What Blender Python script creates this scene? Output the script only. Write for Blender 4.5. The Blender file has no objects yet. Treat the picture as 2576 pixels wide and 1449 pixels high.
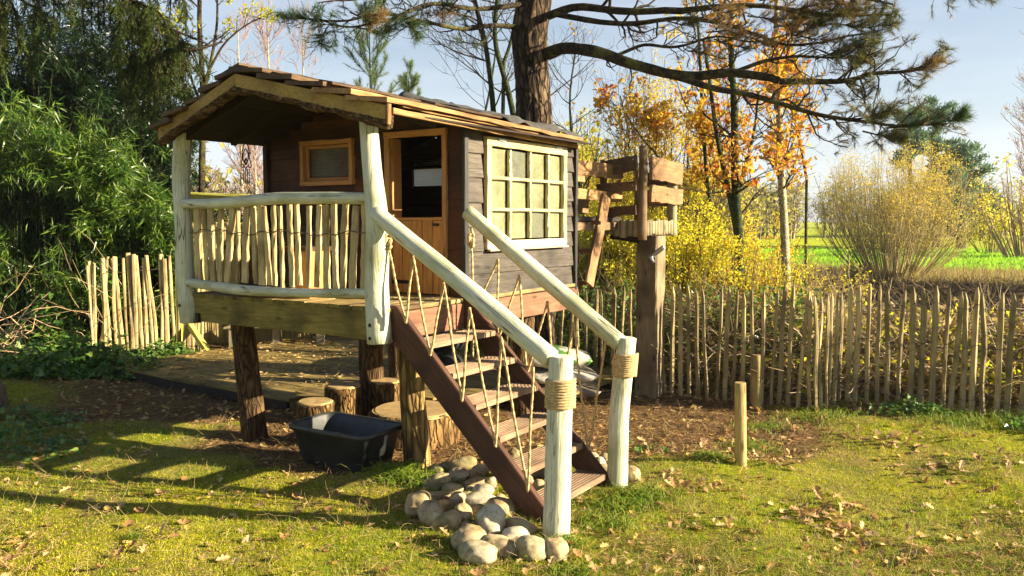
import bpy, math, random
import numpy as np
from mathutils import Matrix, Vector
rng = np.random.default_rng(7); random.seed(7)
SC = bpy.context.scene; COL = SC.collection
# ------------------------------------------------------------------ camera, sky, sun, exposure
F = 2081.0; PITCH = 0.0825; EYE = 1.65
cam = bpy.data.cameras.new('camera'); camo = bpy.data.objects.new('camera', cam); COL.objects.link(camo)
camo.location = (0, 0, EYE); camo.rotation_euler = (math.pi/2 - PITCH, 0, 0)
cam.sensor_width = 36; cam.lens = 36*F/2576; cam.clip_end = 2000; cam.clip_start = .05
SC.camera = camo
SUN_AZ = math.radians(100); SUN_EL = math.radians(18.5)
sun = bpy.data.lights.new('sun', 'SUN'); suno = bpy.data.objects.new('sun', sun); COL.objects.link(suno)
sun.energy = 5.0; sun.angle = math.radians(.55); sun.color = (1, .86, .60)
S = Vector((math.sin(SUN_AZ)*math.cos(SUN_EL), math.cos(SUN_AZ)*math.cos(SUN_EL), math.sin(SUN_EL)))
suno.rotation_euler = S.to_track_quat('Z', 'Y').to_euler(); suno.location = (20, 8, 12)
w = bpy.data.worlds.new('World'); SC.world = w; w.use_nodes = True
nt = w.node_tree; nt.nodes.clear()
def N(nt, t, **k):
    n = nt.nodes.new(t)
    for a, b in k.items(): setattr(n, a, b)
    return n
out = N(nt, 'ShaderNodeOutputWorld'); bg = N(nt, 'ShaderNodeBackground'); sky = N(nt, 'ShaderNodeTexSky')
sky.sky_type = 'NISHITA'; sky.sun_disc = False; sky.sun_elevation = SUN_EL; sky.sun_rotation = SUN_AZ
sky.air_density = 1.0; sky.dust_density = .6; sky.ozone_density = 2.0
tc = N(nt, 'ShaderNodeTexCoord'); mp = N(nt, 'ShaderNodeMapping'); mp.inputs['Scale'].default_value = (1.2, 1.2, 7)
nz = N(nt, 'ShaderNodeTexNoise'); nz.inputs['Scale'].default_value = 1.6; nz.inputs['Detail'].default_value = 6; nz.inputs['Roughness'].default_value = .55
rp = N(nt, 'ShaderNodeValToRGB'); rp.color_ramp.elements[0].position = .42; rp.color_ramp.elements[1].position = .75
rp.color_ramp.elements[1].color = (.75, .75, .75, 1)
mx = N(nt, 'ShaderNodeMix', data_type='RGBA'); mx.inputs['B'].default_value = (6.3, 6.6, 7.1, 1)
nt.links.new(tc.outputs['Generated'], mp.inputs[0]); nt.links.new(mp.outputs[0], nz.inputs['Vector']); nt.links.new(nz.outputs['Fac'], rp.inputs[0])
sx = N(nt, 'ShaderNodeSeparateXYZ'); nt.links.new(tc.outputs['Generated'], sx.inputs[0])
hz = N(nt, 'ShaderNodeMapRange'); hz.inputs['From Min'].default_value = 0; hz.inputs['From Max'].default_value = .42; hz.inputs['To Min'].default_value = .58; hz.inputs['To Max'].default_value = .0
nt.links.new(sx.outputs['Z'], hz.inputs['Value']); ad = N(nt, 'ShaderNodeMath', operation='MULTIPLY_ADD'); nt.links.new(rp.outputs[0], ad.inputs[0]); ad.inputs[1].default_value = .45; nt.links.new(hz.outputs[0], ad.inputs[2]); ad.use_clamp = True
nt.links.new(ad.outputs[0], mx.inputs['Factor']); nt.links.new(sky.outputs[0], mx.inputs['A']); nt.links.new(mx.outputs['Result'], bg.inputs[0])
nt.links.new(bg.outputs[0], out.inputs[0]); bg.inputs[1].default_value = .0415
SC.view_settings.view_transform = 'Standard'; SC.view_settings.look = 'None'; SC.view_settings.exposure = 1.93
SC.view_settings.gamma = 1; SC.view_settings.use_curve_mapping = False
SC.render.engine = 'CYCLES'; SC.cycles.use_denoising = True; SC.cycles.max_bounces = 7; SC.cycles.transparent_max_bounces = 8
SC.cycles.transmission_bounces = 4; SC.cycles.caustics_reflective = False; SC.cycles.caustics_refractive = False

# ------------------------------------------------------------------ measuring helpers (scene metres)
TH = .582
A = np.array([math.sin(TH), math.cos(TH), 0.]); B = np.array([-math.cos(TH), math.sin(TH), 0.]); C0 = np.array([-.773, 4.976, 0.])
def Lc(p, q, z): return C0 + p*A + q*B + np.array([0, 0, z])     # hut axes: p towards the back, q to the left, z up
def ray(u, v):
    x = (u-1288)/F; y = -(v-724.5)/F; c, s = math.cos(PITCH), math.sin(PITCH)
    return np.array([x, c+y*s, -s+y*c])
def at(u, v, Y):
    r = ray(u, v); return r*(Y/r[1]) + np.array([0, 0, EYE])
def gr(u, v, z=0):
    r = ray(u, v); return r*((z-EYE)/r[2]) + np.array([0, 0, EYE])

# ------------------------------------------------------------------ numpy noise
def _h(i, j, k, s):
    n = (i*374761393 + j*668265263 + k*2147483647 + s*1442695041) & 0xffffffff
    n = ((n ^ (n >> 13))*1274126177) & 0xffffffff
    return ((n ^ (n >> 16)) & 0xffff)/32767.5 - 1
def vn(P, s=0):
    P = np.asarray(P, float); i = np.floor(P).astype(np.int64); f = P-i; f = f*f*(3-2*f)
    x, y, z = i[..., 0], i[..., 1], i[..., 2]; fx, fy, fz = f[..., 0], f[..., 1], f[..., 2]
    def l(a, b, t): return a+(b-a)*t
    return l(l(l(_h(x, y, z, s), _h(x+1, y, z, s), fx), l(_h(x, y+1, z, s), _h(x+1, y+1, z, s), fx), fy),
             l(l(_h(x, y, z+1, s), _h(x+1, y, z+1, s), fx), l(_h(x, y+1, z+1, s), _h(x+1, y+1, z+1, s), fx), fy), fz)
def fbm(P, s=0, o=4):
    P = np.asarray(P, float); r = 0; a = 1; t = 0
    for k in range(o): r = r + a*vn(P*2**k, s+k); t += a; a *= .5
    return r/t

# ------------------------------------------------------------------ object helpers
W = {}
def tag(o, label=None, cat=None, group=None, kind=None):
    if label: o['label'] = label
    if cat: o['category'] = cat
    if group: o['group'] = group
    if kind: o['kind'] = kind
    return o
def empty(name, loc, label, cat, group=None):
    o = bpy.data.objects.new(name, None); COL.objects.link(o); o.empty_display_size = .1
    M = Matrix.Translation(Vector(loc)); o.matrix_basis = M; W[o.name] = M
    return tag(o, label, cat, group)
def meshdata(name, V, Fs, smooth=True):
    me = bpy.data.meshes.new(name); V = np.asarray(V, np.float32)
    if isinstance(Fs, np.ndarray): Fs = [Fs]
    Fs = [np.asarray(f, np.int32) for f in Fs if len(f)]
    me.vertices.add(len(V)); me.vertices.foreach_set('co', V.ravel())
    nl = sum(f.size for f in Fs); nf = sum(len(f) for f in Fs)
    me.loops.add(nl); me.loops.foreach_set('vertex_index', np.concatenate([f.ravel() for f in Fs]))
    me.polygons.add(nf); st = []; c = 0
    for f in Fs:
        st.append(c+np.arange(len(f))*f.shape[1]); c += f.size
    me.polygons.foreach_set('loop_start', np.concatenate(st).astype(np.int32))
    me.polygons.foreach_set('use_smooth', np.full(nf, smooth))
    me.update(calc_edges=True)
    return me
def link(name, me, mats, parent=None, M=None):
    o = bpy.data.objects.new(name, me); COL.objects.link(o)
    if not isinstance(mats, (list, tuple)): mats = [mats]
    if len(me.materials) == 0:
        for m in mats: me.materials.append(m)
    M = M or Matrix.Identity(4); W[o.name] = M
    if parent is not None:
        o.parent = parent; o.matrix_basis = W[parent.name].inverted() @ M
    else: o.matrix_basis = M
    return o
def wobj(name, V, Fs, mats, parent=None, origin=None, smooth=True):
    V = np.asarray(V, float)
    if origin is None: origin = W[parent.name].to_translation() if parent is not None else V.mean(0)
    origin = np.array(origin, float)
    return link(name, meshdata(name, V-origin, Fs, smooth), mats, parent, Matrix.Translation(Vector(origin)))
def frame(p0, p1, up=(0, 0, 1)):
    p0 = Vector(p0); x = (Vector(p1)-p0).normalized(); u = Vector(up)
    if abs(x.dot(u)) > .98: u = Vector((A[0], A[1], 0)) if abs(x.z) > .9 else Vector((0, 0, 1))
    y = u.cross(x).normalized(); z = x.cross(y)
    M = Matrix.Identity(4)
    for i in range(3): M[i][0], M[i][1], M[i][2], M[i][3] = x[i], y[i], z[i], p0[i]
    return M
def loft(secs, closed_caps=True):
    """secs (K,S,3) -> verts, quad faces, cap ngons"""
    K, Sn = secs.shape[:2]; V = secs.reshape(-1, 3); i = np.arange(K-1)[:, None]*Sn; j = np.arange(Sn)[None]; j2 = (j+1) % Sn
    q = np.stack([i+j, i+j2, i+Sn+j2, i+Sn+j], -1).reshape(-1, 4)
    caps = np.array([list(range(Sn))[::-1], list(range((K-1)*Sn, K*Sn))])
    return V, q, caps
def beam(name, p0, p1, w, h, mat, parent=None, up=(0, 0, 1), seg=5, jit=.0015, ch=.004, taper=0, wav=0, cap=None, live=0):
    """board from p0 to p1; w across (y), h along up (z); rounded arrises, slightly uneven"""
    M = frame(p0, p1, up); L = (Vector(p1)-Vector(p0)).length; y, z = w/2, h/2; c = min(ch, y*.5, z*.5)
    prof = np.array([[y, -z+c], [y, z-c], [y-c, z], [-y+c, z], [-y, z-c], [-y, -z+c], [-y+c, -z], [y-c, -z]])
    xs = np.linspace(0, L, seg+1); s0 = rng.random()*100
    secs = np.zeros((seg+1, 8, 3))
    for k, x in enumerate(xs):
        n = rng.normal(0, jit, (8, 2)); pr = prof*(1-taper*k/seg)+n
        if wav: pr = pr + wav*np.array([vn([x*2.5+s0, 0, 0]), vn([x*2.5+s0, 9, 0])])
        if live: pr[[5, 6, 7, 0], 1] += live*(vn([x*9+s0, 5, 0])+.5*vn([x*23+s0, 7, 0])) 
        secs[k, :, 0] = x; secs[k, :, 1:] = pr
    V, q, caps = loft(secs)
    me = meshdata(name, V, [q, caps], False)
    if cap is not None:
        me.materials.append(mat); me.materials.append(cap); mi = np.zeros(len(q)+2, np.int32); mi[-2:] = 1; me.polygons.foreach_set('material_index', mi)
    return link(name, me, mat, parent, M)
def log(name, pts, radii, mat, parent=None, sides=18, bump=.06, bf=(1.2, 6), cap=None, seg=None, flat=0):
    """round timber through pts (world); bark relief runs along it"""
    pts = np.asarray(pts, float); n = len(pts); radii = np.interp(np.linspace(0, 1, n), np.linspace(0, 1, len(radii)), radii)
    seg = seg or max(6, n*3); t = np.linspace(0, n-1, seg+1)
    P = np.stack([np.interp(t, np.arange(n), pts[:, k]) for k in range(3)], 1); R = np.interp(t, np.arange(n), radii)
    if n > 2:
        for _ in range(2): P[1:-1] = (P[:-2]+P[2:]+2*P[1:-1])/4
    M = frame(pts[0], pts[-1]); Mi = np.array(M.inverted()); P = P @ Mi[:3, :3].T + Mi[:3, 3]
    a = np.arange(sides)*2*math.pi/sides; s0 = rng.random()*50
    secs = np.zeros((seg+1, sides, 3)); rs = R.mean()
    for k in range(seg+1):
        q = np.stack([np.full(sides, P[k, 0]*bf[0]*3+s0), np.cos(a)*bf[1]*.5+s0, np.sin(a)*bf[1]*.5], 1)
        r = R[k]*(1+bump*fbm(q, 3, 3))
        if flat: r = r*(1-flat*np.maximum(0, np.cos(2*a+s0)))
        secs[k, :, 0] = P[k, 0]; secs[k, :, 1] = P[k, 1]+np.cos(a)*r; secs[k, :, 2] = P[k, 2]+np.sin(a)*r
    # slightly rounded ends
    e0 = secs[:1].copy(); e1 = secs[-1:].copy()
    for e, kk, sg in ((e0, 0, -1), (e1, -1, 1)):
        c = P[kk]; e[0, :, 1:] = c[1:]+(e[0, :, 1:]-c[1:])*.9; e[0, :, 0] += sg*rs*.06
    secs = np.concatenate([e0, secs, e1]); V, q, caps = loft(secs)
    me = meshdata(name, V, [q, caps], True)
    if cap is not None:
        me.materials.append(mat); me.materials.append(cap); mi = np.zeros(len(q)+2, np.int32); mi[-2:] = 1; me.polygons.foreach_set('material_index', mi)
    sm = np.ones(len(q)+2, bool); sm[-2:] = False; me.polygons.foreach_set('use_smooth', sm)
    return link(name, me, mat, parent, M)
def tubes(P, R, sides=4):
    """P (N,K,3), R (N,K) -> verts, faces"""
    P = np.asarray(P, float); R = np.asarray(R, float); n, K = P.shape[:2]
    T = np.gradient(P, axis=1); T /= np.linalg.norm(T, axis=2, keepdims=True)+1e-9
    ref = np.where(np.abs(T[:, :1, 2:3]) > .9, np.array([1., 0, 0]), np.array([0, 0, 1.])) * np.ones_like(T)
    U = np.cross(T, ref); U /= np.linalg.norm(U, axis=2, keepdims=True)+1e-9; Vv = np.cross(T, U)
    a = np.arange(sides)*2*math.pi/sides
    V = P[:, :, None] + R[:, :, None, None]*(np.cos(a)[None, None, :, None]*U[:, :, None]+np.sin(a)[None, None, :, None]*Vv[:, :, None])
    b = (np.arange(n)*K*sides)[:, None, None]; i = (np.arange(K-1)*sides)[None, :, None]; j = np.arange(sides)[None, None]; j2 = (j+1) % sides
    Fq = np.stack([b+i+j, b+i+j2, b+i+sides+j2, b+i+sides+j], -1).reshape(-1, 4)
    return V.reshape(-1, 3), Fq
def join(parts):
    Vs = []; Fs = {}; o = 0
    for V, f in parts:
        Vs.append(V); Fs.setdefault(f.shape[1], []).append(f+o); o += len(V)
    return np.concatenate(Vs), [np.concatenate(x) for x in Fs.values()]
def nrm(v): return v/(np.linalg.norm(v, axis=-1, keepdims=True)+1e-9)
LEAF = (np.array([[0, 0, 0], [.45, -.5, .12], [1, 0, 0], [.45, .5, .12]]), [[0, 1, 2, 3]])
LANCE = (np.array([[0, 0, 0], [.35, -.5, .05], [1, 0, -.06], [.35, .5, .05]]), [[0, 1, 2, 3]])
OVAL = (np.array([[0, 0, 0], [.2, -.4, .1], [.6, -.5, .12], [1, 0, 0], [.6, .5, .12], [.2, .4, .1], [.5, 0, 0]]), [[0, 1, 2, 6], [6, 2, 3, 4], [0, 6, 4, 5]])
OAK = (np.array([[0, 0, 0], [.22, -.3, .1], [.36, -.14, .05], [.5, -.5, .16], [.64, -.2, .05], [.8, -.36, .1], [1, 0, .02], [.8, .36, .1], [.64, .2, .05], [.5, .5, .16], [.36, .14, .05], [.22, .3, .1], [.5, 0, -.03]]),
       [[0, 1, 2, 12], [12, 2, 3, 4], [12, 4, 5, 6], [12, 6, 7, 8], [12, 8, 9, 10], [12, 10, 11, 0]])
IVY = (np.array([[0, 0, 0], [.05, -.45, .08], [.4, -.5, .1], [.5, -.25, .05], [1, 0, 0], [.5, .25, .05], [.4, .5, .1], [.05, .45, .08], [.35, 0, -.02]]), [[0, 1, 2, 8], [8, 2, 3, 4], [8, 4, 5, 6], [0, 8, 6, 7]])
NEEDLE = (np.array([[0, -.5, 0], [0, .5, 0], [1, 0, 0]]), [[0, 1, 2]])
def scatter(T, P, D, L, Wd, up=None):
    """place template T at P along D; L length, Wd width"""
    tv, tf = T; tv = np.asarray(tv); tf = np.asarray(tf); n = len(P); D = nrm(D)
    if up is None: up = rng.normal(size=(n, 3))
    Sd = nrm(np.cross(D, up)); Nn = np.cross(Sd, D)
    L = np.broadcast_to(L, (n,)); Wd = np.broadcast_to(Wd, (n,))
    V = P[:, None]+tv[None, :, :1]*D[:, None]*L[:, None, None]+tv[None, :, 1:2]*Sd[:, None]*Wd[:, None, None]+tv[None, :, 2:]*Nn[:, None]*L[:, None, None]
    Fs = (tf[None]+(np.arange(n)*len(tv))[:, None, None]).reshape(-1, tf.shape[1])
    return V.reshape(-1, 3), Fs
def grow(P, R, n, lmin, lmax, K=6, ang=50, t0=.2, wob=.18, trop=(0, 0, .15), rf=.55, tip=.25, taper_len=True, rmin=.0012):
    """children curves on parents P (N,K,3); n per parent"""
    N0, K0 = P.shape[:2]; idx = np.repeat(np.arange(N0), n); m = len(idx)
    t = (t0+(1-t0)*rng.random(m))*(K0-1); i = np.minimum(t.astype(int), K0-2); f = (t-i)[:, None]
    p = P[idx, i]*(1-f)+P[idx, i+1]*f; r = (R[idx, i]*(1-f[:, 0])+R[idx, i+1]*f[:, 0])*rf
    T = nrm(P[idx, i+1]-P[idx, i]); s = nrm(np.cross(T, rng.normal(size=(m, 3)))); an = np.radians(ang+rng.normal(0, 10, m))[:, None]
    d = nrm(T*np.cos(an)+s*np.sin(an)); L = lmin+(lmax-lmin)*rng.random(m)
    if taper_len: L = L*(1.15-.8*t/(K0-1))
    Q = np.zeros((m, K, 3)); Q[:, 0] = p; st = (L/(K-1))[:, None]
    for k in range(1, K):
        d = nrm(d+rng.normal(0, wob, (m, 3))+np.array(trop)); Q[:, k] = Q[:, k-1]+d*st
    RR = np.maximum(r[:, None]*np.linspace(1, tip, K)[None], rmin)
    return Q, RR
def pts_on(P, n, t0=.3):
    N0, K0 = P.shape[:2]; idx = rng.integers(0, N0, n); t = (t0+(1-t0)*rng.random(n))*(K0-1); i = np.minimum(t.astype(int), K0-2); f = (t-i)[:, None]
    return P[idx, i]*(1-f)+P[idx, i+1]*f, nrm(P[idx, i+1]-P[idx, i])
def poly(uvy, K):
    p = np.array([at(*a) for a in uvy]); t = np.linspace(0, len(p)-1, K)
    q = np.stack([np.interp(t, np.arange(len(p)), p[:, k]) for k in range(3)], 1)
    for _ in range(2): q[1:-1] = (q[:-2]+q[2:]+2*q[1:-1])/4
    return q[None]

# ------------------------------------------------------------------ materials
def mat_new(name):
    m = bpy.data.materials.new(name); m.use_nodes = True; t = m.node_tree; t.nodes.clear()
    o = N(t, 'ShaderNodeOutputMaterial'); b = N(t, 'ShaderNodeBsdfPrincipled'); t.links.new(b.outputs[0], o.inputs[0]); return m, t, o, b
def ramp(t, fac, stops):
    r = N(t, 'ShaderNodeValToRGB'); e = r.color_ramp.elements
    while len(e) < len(stops): e.new(.5)
    for k, (p, c) in enumerate(stops): e[k].position = p; e[k].color = (*c, 1)
    t.links.new(fac, r.inputs[0]); return r.outputs[0]
def noise(t, vec, scale, detail=4, rough=.6, dist=0):
    n = N(t, 'ShaderNodeTexNoise'); n.inputs['Scale'].default_value = scale; n.inputs['Detail'].default_value = detail
    n.inputs['Roughness'].default_value = rough; n.inputs['Distortion'].default_value = dist; t.links.new(vec, n.inputs['Vector']); return n.outputs['Fac']
def mixc(t, f, a, b, blend='MIX'):
    m = N(t, 'ShaderNodeMix', data_type='RGBA', blend_type=blend)
    for s, x in (('Factor', f), ('A', a), ('B', b)):
        if isinstance(x, (int, float)): m.inputs[s].default_value = x
        elif isinstance(x, tuple): m.inputs[s].default_value = (*x, 1)
        else: t.links.new(x, m.inputs[s])
    return m.outputs['Result']
def mth(t, op, a, b=None):
    m = N(t, 'ShaderNodeMath', operation=op)
    for i, x in enumerate((a, b)):
        if x is None: continue
        if isinstance(x, (int, float)): m.inputs[i].default_value = x
        else: t.links.new(x, m.inputs[i])
    return m.outputs[0]
def coords(t, scale=(1, 1, 1)):
    c = N(t, 'ShaderNodeTexCoord'); oi = N(t, 'ShaderNodeObjectInfo'); m = N(t, 'ShaderNodeMapping'); m.inputs['Scale'].default_value = scale
    v = N(t, 'ShaderNodeVectorMath', operation='MULTIPLY_ADD'); cx = N(t, 'ShaderNodeCombineXYZ')
    for k in range(3): t.links.new(oi.outputs['Random'], cx.inputs[k])
    t.links.new(cx.outputs[0], v.inputs[0]); v.inputs[1].default_value = (37, 53, 71); t.links.new(c.outputs['Object'], v.inputs[2])
    t.links.new(v.outputs[0], m.inputs[0]); return m.outputs[0], oi.outputs['Random']
def bump(t, b, h, s, d=.01):
    n = N(t, 'ShaderNodeBump'); n.inputs['Strength'].default_value = s; n.inputs['Distance'].default_value = d
    t.links.new(h, n.inputs['Height']); t.links.new(n.outputs[0], b.inputs['Normal'])
def wood(name, c1, c2, c3=None, rough=.75, gs=14, var=.25, worn=None, wornamt=.5, bs=.5, knots=True, crack=False):
    """grain runs along local X"""
    m, t, o, b = mat_new(name); v, rnd = coords(t, (1.3, gs, gs)); g = noise(t, v, 2.2, 6, .65, 1.2)
    col = ramp(t, g, [(.3, c1), (.7, c2)])
    v3, _ = coords(t, (1, 1, 1)); big = noise(t, v3, 3.5, 3, .5)
    if c3: col = mixc(t, ramp(t, big, [(.45, (0, 0, 0)), (.7, (1, 1, 1))]), col, c3)
    v2, _ = coords(t, (3, 60, 60)); fg = noise(t, v2, 2, 3, .7)
    col = mixc(t, .55, col, ramp(t, fg, [(.3, (.45, .45, .45)), (.6, (1, 1, 1))]), 'MULTIPLY')
    if knots:
        vk, _ = coords(t, (2.2, 7, 7)); vo = N(t, 'ShaderNodeTexVoronoi'); vo.inputs['Scale'].default_value = 1.3; t.links.new(vk, vo.inputs['Vector'])
        k = ramp(t, vo.outputs['Distance'], [(.05, (.25, .2, .16)), (.16, (1, 1, 1))]); col = mixc(t, .8, col, k, 'MULTIPLY')
    if worn:
        vw, _ = coords(t, (1.2, 9, 9)); wn = noise(t, vw, 4, 6, .75)
        col = mixc(t, ramp(t, wn, [(wornamt, (0, 0, 0)), (wornamt+.06, (1, 1, 1))]), col, worn)
    if crack:
        vc, _ = coords(t, (.55, 16, 16)); cn = noise(t, vc, 1.1, 2, .4); cr = ramp(t, cn, [(.488, (1, 1, 1)), (.497, (.16, .13, .09)), (.503, (.16, .13, .09)), (.512, (1, 1, 1))]); cm = ramp(t, noise(t, v3, 4, 2, .5), [(.45, (0, 0, 0)), (.55, (1, 1, 1))]); col = mixc(t, cm, col, cr, 'MULTIPLY')
    hs = N(t, 'ShaderNodeHueSaturation'); hs.inputs['Value'].default_value = 1
    t.links.new(mth(t, 'MULTIPLY_ADD', rnd, var*2), hs.inputs['Value']) if False else None
    mm = N(t, 'ShaderNodeMapRange'); mm.inputs['To Min'].default_value = 1-var; mm.inputs['To Max'].default_value = 1+var
    t.links.new(rnd, mm.inputs['Value']); t.links.new(mm.outputs[0], hs.inputs['Value']); t.links.new(col, hs.inputs['Color'])
    t.links.new(hs.outputs[0], b.inputs['Base Color']); b.inputs['Roughness'].default_value = rough; b.inputs['Specular IOR Level'].default_value = .3
    bump(t, b, mth(t, 'ADD', g, fg), bs, .006); return m
def bark(name, c1, c2, c3, sc=9, st=.35, depth=.02, moss=None):
    m, t, o, b = mat_new(name); v, rnd = coords(t, (st, 1, 1)); n1 = noise(t, v, sc*1.5, 6, .7, .6)
    vo = N(t, 'ShaderNodeTexVoronoi', feature='DISTANCE_TO_EDGE'); vo.inputs['Scale'].default_value = sc*2
    w2 = N(t, 'ShaderNodeVectorMath', operation='ADD'); t.links.new(v, w2.inputs[0]); nn = N(t, 'ShaderNodeTexNoise'); nn.inputs['Scale'].default_value = sc; t.links.new(v, nn.inputs['Vector'])
    sc_ = N(t, 'ShaderNodeVectorMath', operation='SCALE'); sc_.inputs['Scale'].default_value = .12; t.links.new(nn.outputs['Color'], sc_.inputs[0]); t.links.new(sc_.outputs[0], w2.inputs[1]); t.links.new(w2.outputs[0], vo.inputs['Vector'])
    e = ramp(t, vo.outputs['Distance'], [(.0, (0, 0, 0)), (.18, (1, 1, 1))])
    col = ramp(t, n1, [(.3, c1), (.5, c2), (.72, c3)]); col = mixc(t, .7, col, e, 'MULTIPLY')
    if moss:
        v2, _ = coords(t, (1, 1, 1)); col = mixc(t, ramp(t, noise(t, v2, 5, 5, .7), [(.48, (0, 0, 0)), (.62, (1, 1, 1))]), col, moss)
    t.links.new(col, b.inputs['Base Color']); b.inputs['Roughness'].default_value = .9; b.inputs['Specular IOR Level'].default_value = .15
    bump(t, b, mth(t, 'ADD', n1, mth(t, 'MULTIPLY', e, .8)), 1.0, depth); return m
def plain(name, c, rough=.6, var=0, nz=None, metal=0, spec=.4, bs=0):
    m, t, o, b = mat_new(name); v, rnd = coords(t)
    col = ramp(t, noise(t, v, nz or 8, 5, .65), [(.3, tuple(x*(1-var) for x in c)), (.7, tuple(min(1, x*(1+var)) for x in c))])
    t.links.new(col, b.inputs['Base Color']); b.inputs['Roughness'].default_value = rough; b.inputs['Metallic'].default_value = metal; b.inputs['Specular IOR Level'].default_value = spec
    if bs: bump(t, b, noise(t, v, (nz or 8)*4, 5, .7), bs, .01)
    return m
def leaf(name, cols, trans=.45, rough=.5, spec=.35, tint=1.25):
    """colour differs from leaf to leaf; light comes through"""
    m, t, o, b = mat_new(name); g = N(t, 'ShaderNodeNewGeometry')
    st = [((k+.0)/max(1, len(cols)-1), c) for k, c in enumerate(cols)]
    col = ramp(t, g.outputs['Random Per Island'], st)
    t.links.new(col, b.inputs['Base Color']); b.inputs['Roughness'].default_value = rough; b.inputs['Specular IOR Level'].default_value = spec
    tr = N(t, 'ShaderNodeBsdfTranslucent'); t.links.new(mixc(t, 1.0, col, (tint, tint*1.05, tint*.7), 'MULTIPLY'), tr.inputs[0])
    ms = N(t, 'ShaderNodeMixShader'); ms.inputs[0].default_value = trans; t.links.new(b.outputs[0], ms.inputs[1]); t.links.new(tr.outputs[0], ms.inputs[2]); t.links.new(ms.outputs[0], o.inputs[0]); return m
def rings(name, c1, c2, crack=.35):
    m, t, o, b = mat_new(name); c = N(t, 'ShaderNodeTexCoord'); mp_ = N(t, 'ShaderNodeMapping'); mp_.inputs['Scale'].default_value = (0.02, 1, 1)
    t.links.new(c.outputs['Object'], mp_.inputs[0]); wv = N(t, 'ShaderNodeTexWave', wave_type='RINGS', rings_direction='X'); wv.inputs['Scale'].default_value = 26; wv.inputs['Distortion'].default_value = 2.2; wv.inputs['Detail'].default_value = 3
    t.links.new(mp_.outputs[0], wv.inputs['Vector']); n = noise(t, mp_.outputs[0], 14, 5, .7)
    col = mixc(t, .5, ramp(t, wv.outputs['Fac'], [(.2, c1), (.8, c2)]), ramp(t, n, [(.35, (.3, .22, .14)), (.6, (1, 1, 1))]), 'MULTIPLY')
    t.links.new(col, b.inputs['Base Color']); b.inputs['Roughness'].default_value = .8; bump(t, b, mth(t, 'ADD', wv.outputs['Fac'], n), .4, .004); return m

M_white = wood('white_paint', (.52, .53, .38), (.68, .68, .53), (.40, .41, .23), rough=.6, gs=10, var=.04, worn=(.24, .20, .11), wornamt=.585, bs=.5, knots=False, crack=True)
M_whitecap = rings('white_end', (.6, .6, .48), (.78, .78, .66))
M_orange = wood('pine_frame', (.38, .17, .05), (.55, .28, .09), rough=.55, var=.12)
M_door = wood('door_board', (.34, .15, .035), (.60, .30, .08), rough=.55, var=.18)
M_inner = wood('brown_cladding', (.042, .017, .008), (.098, .039, .016), (.030, .012, .006), var=.3)
M_dark = wood('dark_stained_wood', (.016, .010, .007), (.036, .021, .014), var=.2)
M_black = wood('black_stained_cladding', (.045, .037, .030), (.145, .118, .096), (.036, .030, .024), rough=.7, gs=16, var=.22, bs=.8)
M_trim = wood('black_corner_trim', (.016, .015, .014), (.04, .038, .035), rough=.5, var=.1)
M_red = wood('red_brown_timber', (.16, .068, .036), (.31, .150, .085), (.12, .05, .03), var=.1, gs=11)
M_string = wood('stringer_timber', (.060, .026, .015), (.125, .056, .033), (.045, .02, .012), var=.08, gs=12)
M_tread = wood('tread_timber', (.22, .135, .08), (.42, .28, .175), (.16, .10, .06), var=.15, gs=20)
M_green = wood('treated_beam', (.12, .095, .018), (.29, .225, .05), (.07, .055, .012), var=.15, gs=9)
M_lime = wood('lime_treated_timber', (.45, .42, .06), (.62, .58, .14), var=.1)
M_deck = wood('porch_deck_board', (.20, .14, .05), (.42, .32, .14), (.10, .06, .03), var=.2)
M_shingle = wood('roof_board', (.06, .036, .02), (.15, .088, .042), (.035, .022, .014), var=.3)
M_eave = wood('roof_edge_board', (.22, .12, .045), (.42, .24, .10), (.15, .08, .03), var=.12)
M_fascia = wood('fascia_board', (.24, .16, .035), (.42, .28, .075), (.16, .10, .03), var=.12)
M_picket = wood('chestnut_paling', (.29, .23, .10), (.55, .44, .22), (.19, .145, .065), var=.3, gs=20, bs=.8)
M_ppale = wood('split_paling_pale', (.38, .29, .13), (.68, .54, .27), (.24, .17, .07), var=.25, gs=20, bs=.8)
M_tower = wood('weathered_tower_wood', (.14, .085, .04), (.28, .18, .09), (.08, .045, .022), var=.2, bs=.7)
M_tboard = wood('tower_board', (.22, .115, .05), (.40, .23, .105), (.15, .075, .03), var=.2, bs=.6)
M_tgrey = wood('silver_log', (.26, .22, .12), (.45, .38, .22), (.16, .12, .06), var=.2, gs=20, bs=.9)
M_win = wood('cream_window_paint', (.46, .39, .19), (.62, .54, .31), (.40, .31, .14), rough=.5, var=.06, worn=(.36, .22, .11), wornamt=.62, bs=.3, knots=False)
M_frame = wood('bleached_sill', (.5, .4, .26), (.72, .6, .42), var=.1)
M_barkpine = bark('pine_bark', (.02, .013, .009), (.065, .042, .027), (.24, .17, .105), 9, .3, .035)
M_limb = bark('limb_bark', (.02, .015, .012), (.055, .04, .028), (.15, .12, .06), 22, .4, .01, moss=(.12, .11, .03))
M_stilt = bark('stilt_bark', (.045, .025, .013), (.11, .065, .03), (.24, .155, .07), 13, .22, .012)
M_split = wood('split_log', (.22, .13, .035), (.55, .38, .12), (.14, .07, .025), var=.12, gs=16, bs=1.0)
M_stump = bark('stump_bark', (.04, .022, .012), (.18, .10, .035), (.42, .28, .11), 11, .3, .02)
M_rings = rings('cut_log_end', (.30, .19, .07), (.52, .37, .16))
M_twig = bark('twig_bark', (.03, .022, .016), (.06, .045, .03), (.12, .09, .055), 20, .5, .003)
M_green_stem = bark('smooth_green_stem', (.018, .026, .012), (.04, .055, .022), (.09, .10, .04), 14, .5, .003)
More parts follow.
